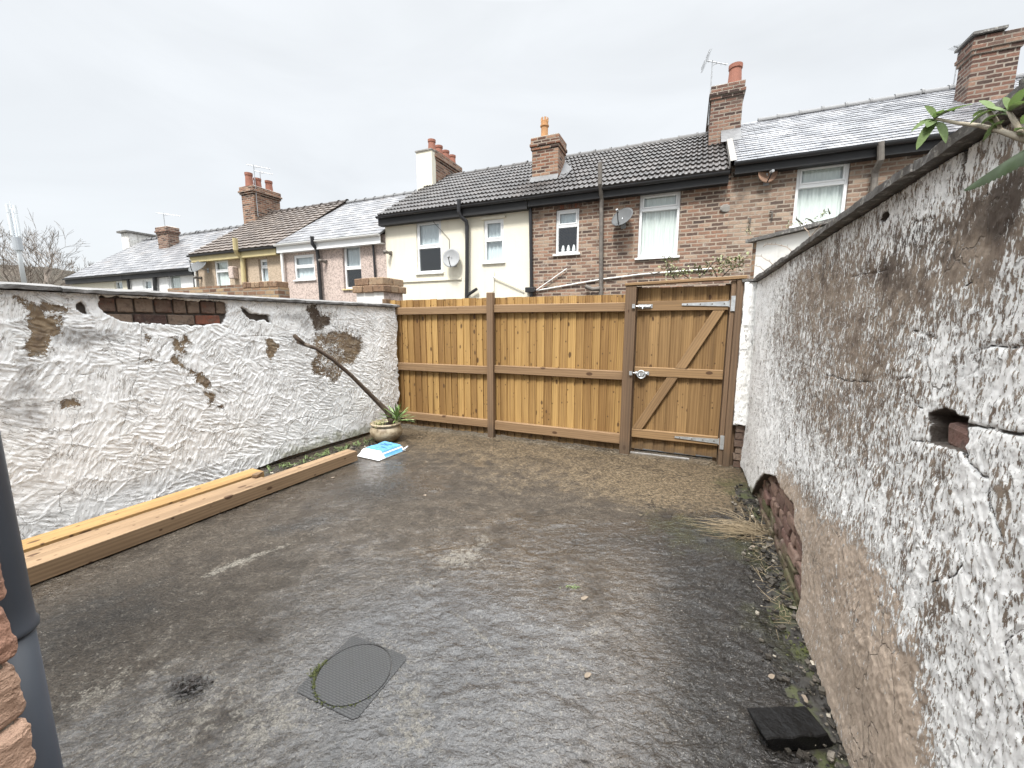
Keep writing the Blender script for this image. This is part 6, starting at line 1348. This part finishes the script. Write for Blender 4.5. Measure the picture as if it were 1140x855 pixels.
MAT['chip'] = simple('pale_stone_chip', (.17, .135, .10), .8, .25, 40)
CH = [(651, 666, .026, 'flat tan stone flake in the middle of the yard, right of the tiny weed'), (654, 752, .020, 'flat tan flake in the wet foreground, right of the drain cover'), (371, 532, .02, 'pale chip on the concrete in front of the long timber end'), (473, 552, .024, 'long pale flake on the concrete right of the blue sack'), (858, 758, .02, 'small white stone in the rubble under the right wall'), (895, 783, .02, 'flat tan flake lying just above the black wood chunk'), (838, 612, .02, 'whitish pebble at the root of the dead grass tuft')]
for i, (u, v, s_, lb) in enumerate(CH):
    p = gnd(u, v); m = MB(); n = 8; pts = [(s_ * rs.uniform(.5, 1.2) * math.cos(2 * math.pi * k / n), s_ * rs.uniform(.3, .8) * math.sin(2 * math.pi * k / n)) for k in range(n)]; m.prism(pts, 'z', 0, s_ * .13)
    o = m.build('stone_chip', MAT['chip'], loc=(float(p[0]), float(p[1]), .003 + (.02 if u > 830 else 0)), rot=(0, 0, rs.uniform(0, 3)), bevel=.002); tag(o, lb, 'stone', 'loose stone chips on the concrete')

# ================================================================== plants on the walls
m = M('buddleia_leaf'); c = m.coord(); ge = m.n('ShaderNodeNewGeometry'); n = m.noise(c, 25, 4)
colr = m.mix(ge.outputs['Backfacing'], m.mix(n, (.085, .13, .045), (.17, .225, .095)), m.mix(n, (.18, .20, .15), (.26, .28, .215)))
m.fin(colr, .75, m.bump(m.noise(c, 60, 3), .5, .006), .2); tl = m.n('ShaderNodeBsdfTranslucent'); m.set(tl, 'Color', (.12, .19, .05)); mxs = m.n('ShaderNodeMixShader'); mxs.inputs[0].default_value = .3; m.l(m.bsdf.outputs[0], mxs.inputs[1]); m.l(tl.outputs[0], mxs.inputs[2]); m.l(mxs.outputs[0], m.out.inputs['Surface']); MAT['budleaf'] = m.m
MAT['greystem'] = simple('grey_green_stem', (.20, .17, .12), .8, .3, 20)
m = M('serrated_leaf'); c = m.coord(); wv_ = m.n('ShaderNodeTexWave', wave_type='BANDS', bands_direction='X'); m.l(c, wv_.inputs['Vector']); m.set(wv_, 'Scale', 16.0); m.set(wv_, 'Distortion', 1.0); MAT['bigleaf'] = m.fin(m.mix(m.noise(c, 14, 4), (.012, .026, .006), (.045, .075, .018)), .45, m.bump(wv_.outputs['Fac'], 1.0, .006))
root = at_depth(1165, 160, .95); bd_ = empty('buddleia', 'leafy grey green shrub hanging over the coping at the top right', 'shrub', (float(root[0]), float(root[1]), float(root[2])))
def bl_(u, v, d): p = at_depth(u, v, float(np.interp(u, [1014, 1041, 1083, 1123, 1150], [.98, .96, .83, .71, .66])) + (d - 1.05) * .25); return Vector((float(p[0]) - bd_.location.x, float(p[1]) - bd_.location.y, float(p[2]) - bd_.location.z))
m = MB(); m.path([bl_(1165, 160, .95), bl_(1140, 155, 1.0), bl_(1115, 146, 1.04), bl_(1092, 140, 1.08), bl_(1066, 137, 1.12), bl_(1041, 132, 1.14)], [.006, .005, .0045, .004, .0035, .003], 7); m.path([bl_(1140, 155, 1.0), bl_(1131, 138, 1.03), bl_(1123, 124, 1.05)], [.0045, .004, .003], 7); m.path([bl_(1115, 146, 1.04), bl_(1108, 132, 1.05), bl_(1100, 122, 1.05)], .003, 6); m.build('stem', MAT['greystem'], bd_, smooth=True)
m = MB()
def lf(mb, u0, v0, d0, u1, v1, d1_, w, dr=.15, up=(-.3, -.6, .75), fold=.18): a_, b_ = bl_(u0, v0, d0), bl_(u1, v1, d1_); L = (b_ - a_).length; d_ = b_ - a_; d_ = d_ / L + Vector((0, 0, dr)); mb.leaf(a_, d_, L * d_.length, w * float(np.interp(u0, [1041, 1123], [.80, .42])), up, dr / d_.length, fold, 9)
for a_ in ((1041, 133, 1.14, 1029, 118, 1.10, .030), (1041, 133, 1.14, 1014, 147, 1.10, .022, .45), (1041, 134, 1.14, 1020, 167, 1.08, .026, .25), (1043, 136, 1.13, 1053, 160, 1.08, .022, .3), (1043, 131, 1.14, 1083, 116, 1.16, .024, .1), (1041, 132, 1.14, 1050, 122, 1.15, .026), (1041, 135, 1.14, 1029, 154, 1.12, .022, .2), (1044, 128, 1.14, 1062, 124, 1.1, .026, .2), (1041, 133, 1.14, 1032, 142, 1.06, .028, .1),
           (1123, 125, 1.05, 1141, 98, 1.02, .034), (1122, 125, 1.05, 1079, 139, 1.0, .026, .35), (1120, 126, 1.05, 1088, 122, 1.05, .026, .15), (1121, 128, 1.05, 1092, 139, .98, .028, .3), (1118, 134, 1.04, 1094, 158, 1.0, .026, .35), (1123, 125, 1.05, 1145, 112, 1.0, .034, .2), (1123, 123, 1.05, 1118, 108, 1.05, .026), (1107, 124, 1.05, 1090, 112, 1.06, .028, .1), (1100, 122, 1.05, 1083, 131, 1.03, .024, .2), (1130, 146, .98, 1146, 143, .92, .03, .1), (1134, 150, .99, 1150, 152, .9, .03, .1), (1113, 144, 1.04, 1100, 133, 1.0, .022), (1138, 138, 1.0, 1150, 125, .95, .034, .1)): lf(m, *a_)
m.build('foliage', MAT['budleaf'], bd_, smooth=True)
m = MB(); a_, b_ = bl_(1205, 138, .86), bl_(1072.6, 211.6, .86); n = 40; V = []; d_ = (b_ - a_); sd_ = Vector((.35, -.2, .92)); sd_ = (sd_ - d_ * sd_.dot(d_) / d_.length_squared).normalized(); nr_ = d_.normalized().cross(sd_)
for i in range(n + 1):
    t = i / n; w = .025 * (math.sin(math.pi * min(1, .08 + .92 * t)) ** .6) * (1 if i < n else .03) * (1 + (.07 if i % 2 else -.07)); c_ = a_ + d_ * t + Vector((0, 0, .010 * math.sin(math.pi * t)))
    V += [c_ - sd_ * w + nr_ * w * .35, c_, c_ + sd_ * w * .9 + nr_ * w * .5]
m.add(V, [(i * 3 + q_, i * 3 + q_ + 1, i * 3 + q_ + 4, i * 3 + q_ + 3) for i in range(n) for q_ in (0, 1)]); m.build('large_leaf', MAT['bigleaf'], bd_, smooth=True)
# weeds rooted on the neighbour's coping and the climber beyond the gate
def scrub(name, label, cat, pts, depth_fr, n, r_, leaf, mat, smat, stems, off=-.15):
    x, z = depth_fr.hit(*pts[0], off=off); o = empty(name, label, cat, depth_fr.world(x, off, z), depth_fr.a); m = MB(); s_ = MB()
    for (u, v) in pts:
        xx, zz = depth_fr.hit(u, v, off=off); c_ = Vector((xx - x, 0, zz - z))
        for _ in range(n): q = c_ + Vector((rs.gauss(0, r_), rs.gauss(0, r_ * .6), rs.gauss(0, r_ * .7))); m.leaf(q, (rs.uniform(-1, 1), rs.uniform(-1, .4), rs.uniform(-.4, 1)), leaf * rs.uniform(.6, 1.3), leaf * .4, (0, 0, 1), .3, .1, 3)
    for st in stems:
        P = [];
        for (u, v) in st: xx, zz = depth_fr.hit(u, v, off=off); P.append((xx - x, rs.uniform(-.05, .05), zz - z))
        s_.path(P, [.009] * (len(P) - 1) + [.003], 5)
    m.build('leaves', mat, o); s_.build('stems', smat, o); return o
MAT['scrubleaf'] = simple('pale_scrub_leaf', (.20, .22, .105), .7, .45, 12); MAT['darkstem'] = simple('dark_stem', (.05, .04, .03), .8, .3, 20); MAT['drytwig'] = simple('dry_twig', (.25, .19, .14), .85, .3, 20)
scrub('climbing_plant', 'straggly pale green climber with dark stems on the red brick wall above the gate', 'climbing plant', [(748, 306), (760, 303), (772, 303), (785, 300), (797, 296), (806, 292), (815, 290), (824, 291), (818, 299), (803, 302), (743, 300), (742, 292)], RF, 34, .085, .085, MAT['scrubleaf'], MAT['darkstem'], [[(752, 312), (745, 300), (741, 290), (739, 283)], [(770, 312), (757, 303), (750, 292)], [(800, 312), (795, 300), (785, 290)], [(800, 312), (812, 300), (826, 296)], [(776, 312), (785, 303), (795, 292), (808, 288)], [(735, 303), (728, 305), (722, 303)]], off=-.9)
scrub('coping_weeds', 'small weeds and dead sprigs rooted along the dark coping of the pale rendered wall', 'weeds', [(832, 256), (836, 258), (879, 250), (886, 250), (893, 249), (900, 249), (908, 245), (915, 240), (920, 236)], NW, 16, .028, .035, MAT['scrubleaf'], MAT['darkstem'], [[(893, 250), (890, 244), (888, 241)], [(906, 248), (904, 245), (900, 243)], [(832, 256), (833, 251)], [(920, 238), (922, 232)]], off=.05)
NR = Frame(RW.world(0, .15), RW.a)
o = empty('dead_bramble', 'thin leafless bramble arching over the pale rendered wall behind the right wall coping', 'bramble', NW.world(.1, -.12, zA - .6), NW.a); m = MB()
for st in ([(832, 284), (846, 285), (858, 291), (864, 300), (864, 306)], [(838, 295), (848, 297), (857, 307)], [(851, 275), (856, 272), (862, 272), (874, 275), (884, 281)], [(866, 300), (876, 290), (890, 280), (905, 262), (915, 250)], [(893, 253), (899, 258), (901, 266)], [(858, 305), (870, 292), (884, 280)]):
    P = []
    for (u, v) in st: xx, zz = NW.hit(u, v, off=-.12); P.append((xx - .1, 0 + rs.uniform(-.03, .03), zz - (zA - .6)))
    Q = []
    for a_, b_ in zip(P[:-1], P[1:]): Q += [a_, tuple((q1 + q2) / 2 + rs.uniform(-.006, .006) for q1, q2 in zip(a_, b_))]
    m.path(Q + [P[-1]], .004, 5)
    for a_ in Q[1::1]: m.path([a_, (a_[0] + rs.uniform(-.02, .02), a_[1], a_[2] + rs.uniform(.01, .035))], [.003, .001], 4)
m.build('stems', MAT['drytwig'], o)
m = MB()
for (u, v) in ((848, 318), (843, 316), (838, 316), (856, 311), (862, 308)):
    xx, zz = RW.hit(u, v, off=.05)
    for _ in range(14): p = Vector(RW.world(xx + rs.gauss(0, .03), .05 + rs.gauss(0, .05), float(ztop_r(xx)) + .04)); m.leaf(p, (rs.uniform(-1, 1), rs.uniform(-1, 1), rs.uniform(.2, 1.2)), rs.uniform(.02, .06), .012, (0, 0, 1), .5, .1, 4)
tag(m.build('dead_leaves', simple('brown_dead_leaf', (.13, .10, .07), .8, .4, 20)), 'clump of brown dead leaves on the far corner of the right wall coping', 'dead leaves')
